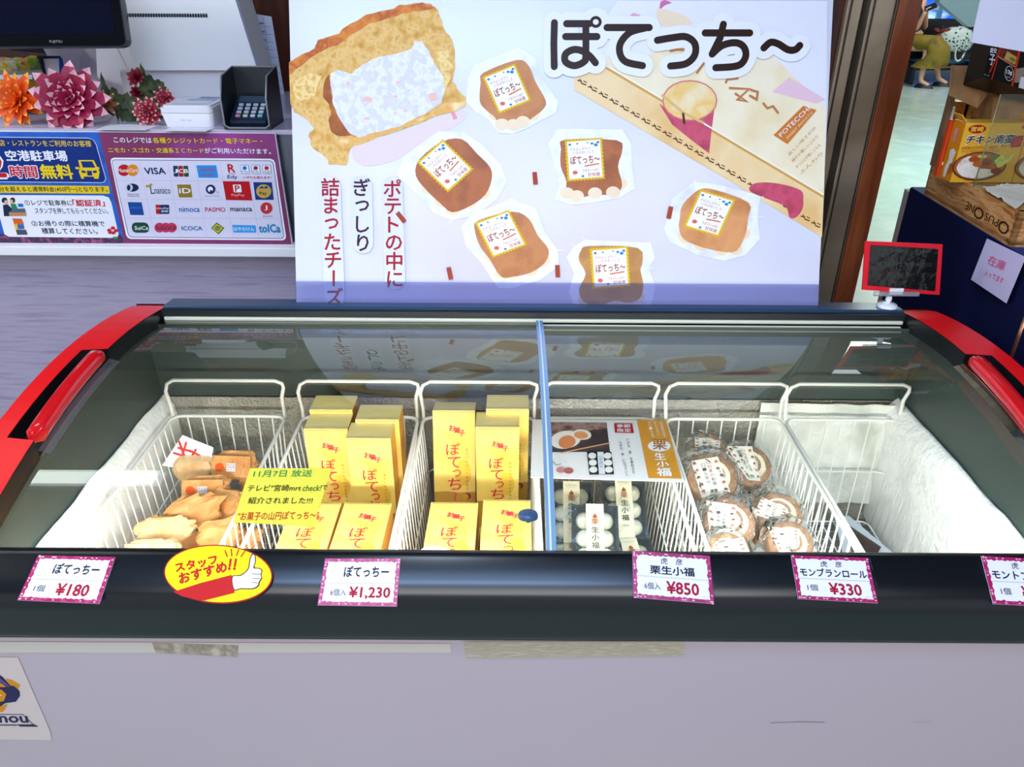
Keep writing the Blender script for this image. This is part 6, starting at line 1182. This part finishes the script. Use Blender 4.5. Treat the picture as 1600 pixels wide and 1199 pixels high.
for (c_, (ax, ra, rb)) in zip(cens, axs):
    up = ax.cross(sd).normalized()
    for k in range(K): a = 2*PI*k/K; wob = 1+.05*math.sin(a*6)*(rb > .14); vsx.append(c_+sd*math.cos(a)*ra*wob+up*math.sin(a)*rb*wob)
b.add(vsx, [[i*K+k, i*K+(k+1) % K, (i+1)*K+(k+1) % K, (i+1)*K+k] for i in range(len(cens)-1) for k in range(K)], olive, True); b.build('skirt', pe)
for a_ in (an1, an2):
    b = MB(); c_ = V((a_.x, a_.y, .032))+fd*.06
    Mx = Matrix.Translation(c_) @ Matrix(((fd.x, -fd.y, 0), (fd.y, fd.x, 0), (0, 0, 1))).to_4x4()
    b.sheet(lambda u, v_: Mx @ V((.135*math.cos(2*PI*u)*(1-.25*v_), .048*math.sin(2*PI*u)*(1-.35*v_)*(1.1 if math.cos(2*PI*u) < .3 else .85), -.03+.05*v_)), 20, 4, mat('shoe_navy', '0E1430', .4)); b.add([Mx @ V((.135*math.cos(2*PI*k/20), .048*math.sin(2*PI*k/20), -.030)) for k in range(20)], [list(range(20))], mat('shoe_navy')); b.build('shoe', pe)
b = MB(); b.sheet(lambda u, v_: hd+V((0, 0, .02))+V((.115*math.cos(2*PI*u)*math.sin(PI*(.02+.62*v_)), .12*math.sin(2*PI*u)*math.sin(PI*(.02+.62*v_))+.01, .13*math.cos(PI*(.02+.62*v_)))), 20, 10, mat('hair_dark', '1A1412', .5)); b.build('hair', pe)
b = MB(); b.box(ha+fd*.05+V((0, 0, .05)), (.15, .012, .075), ink('15181E'), rot=(0, R(-25), R(-20)), bev=.004); solo(b, 'phone', 'dark mobile phone held by the seated person', 'phone')
# patterned bag with a dark red item
bc = aty(1492, 62, 12.25); bc.z = .635; pm_ = mat('pattern_bag', 'C2D4D0', .6); nt = pm_.node_tree; vo = nt.nodes.new('ShaderNodeTexVoronoi'); vo.inputs['Scale'].default_value = 24; tcn = nt.nodes.new('ShaderNodeTexCoord'); rp_ = nt.nodes.new('ShaderNodeValToRGB')
rp_.color_ramp.elements[0].position = .28; rp_.color_ramp.elements[0].color = (.01, .014, .02, 1); rp_.color_ramp.elements[1].position = .40; rp_.color_ramp.elements[1].color = (.5, .62, .6, 1)
nt.links.new(tcn.outputs['Object'], vo.inputs['Vector']); nt.links.new(vo.outputs['Distance'], rp_.inputs[0]); nt.links.new(rp_.outputs[0], nt.nodes['Principled BSDF'].inputs['Base Color'])
t = thing('shoulder_bag', 'pale bag with small dark pattern on the bench beside the seated person', 'bag', (bc.x, bc.y, .45))
b = MB(); b.sheet(lambda u, v_: bc+V((.25*math.cos(2*PI*u)*math.sin(PI*v_)**.6, .11*math.sin(2*PI*u)*math.sin(PI*v_)**.6, .17*math.cos(PI*v_)-.03+.03*mnoise.noise(V((u*4, v_*4, 0)))))+V((.05*v_, 0, 0)), 24, 14, pm_); b.build('bag_body', t)
b = MB(); hb = aty(1501, 78, 11.95); b.tube([hb+V((.07*math.cos(a), 0, .15*math.sin(a))) for a in [k*PI/8 for k in range(16)]], .014, pm_, 8, True); b.build('handle', t)
b = MB(); rc_ = aty(1472, 48, 12.0)
for k in range(5): a = R(20+72*k); b.sheet(lambda u, v_: rc_+V((math.cos(a)*.13*u+.03*math.sin(a)*(v_-.5), (v_-.5)*.05, math.sin(a)*.07*u+.05*(v_-.5)*math.sin(PI*u))), 5, 3, mat('dark_red_cloth', '5A1216', .6))
b.box(rc_, (.05, .05, .04), mat('dark_red_cloth'), bev=.01); solo(b, 'red_scarf', 'dark red knotted scarf on the patterned bag', 'scarf')
# rear wall objects in the hall stay simple: a dark bin beside the bench is not visible

# white crumpled paper on the front end of the crate, behind the clear front
wq = [atz(x, y, KZ+.001) for x, y in ((1533, 297), (1545, 292), (1640, 292), (1650, 332), (1586, 330))]
b = MB(); cw = sum(wq, V())/5
b.sheet(lambda u, v_: tuple(wq[0].lerp(wq[4], v_).lerp(wq[1].lerp(wq[2], .3+.7*v_), u)+V((0, 0, .004+.010*abs(mnoise.noise(V((u*6, v_*6, 3))))))), 14, 12, mat('tissue', 'E6DCCB', .6)); solo(b, 'crumpled_tissue', 'crumpled white tissue on the near end of the wooden crate', 'paper')
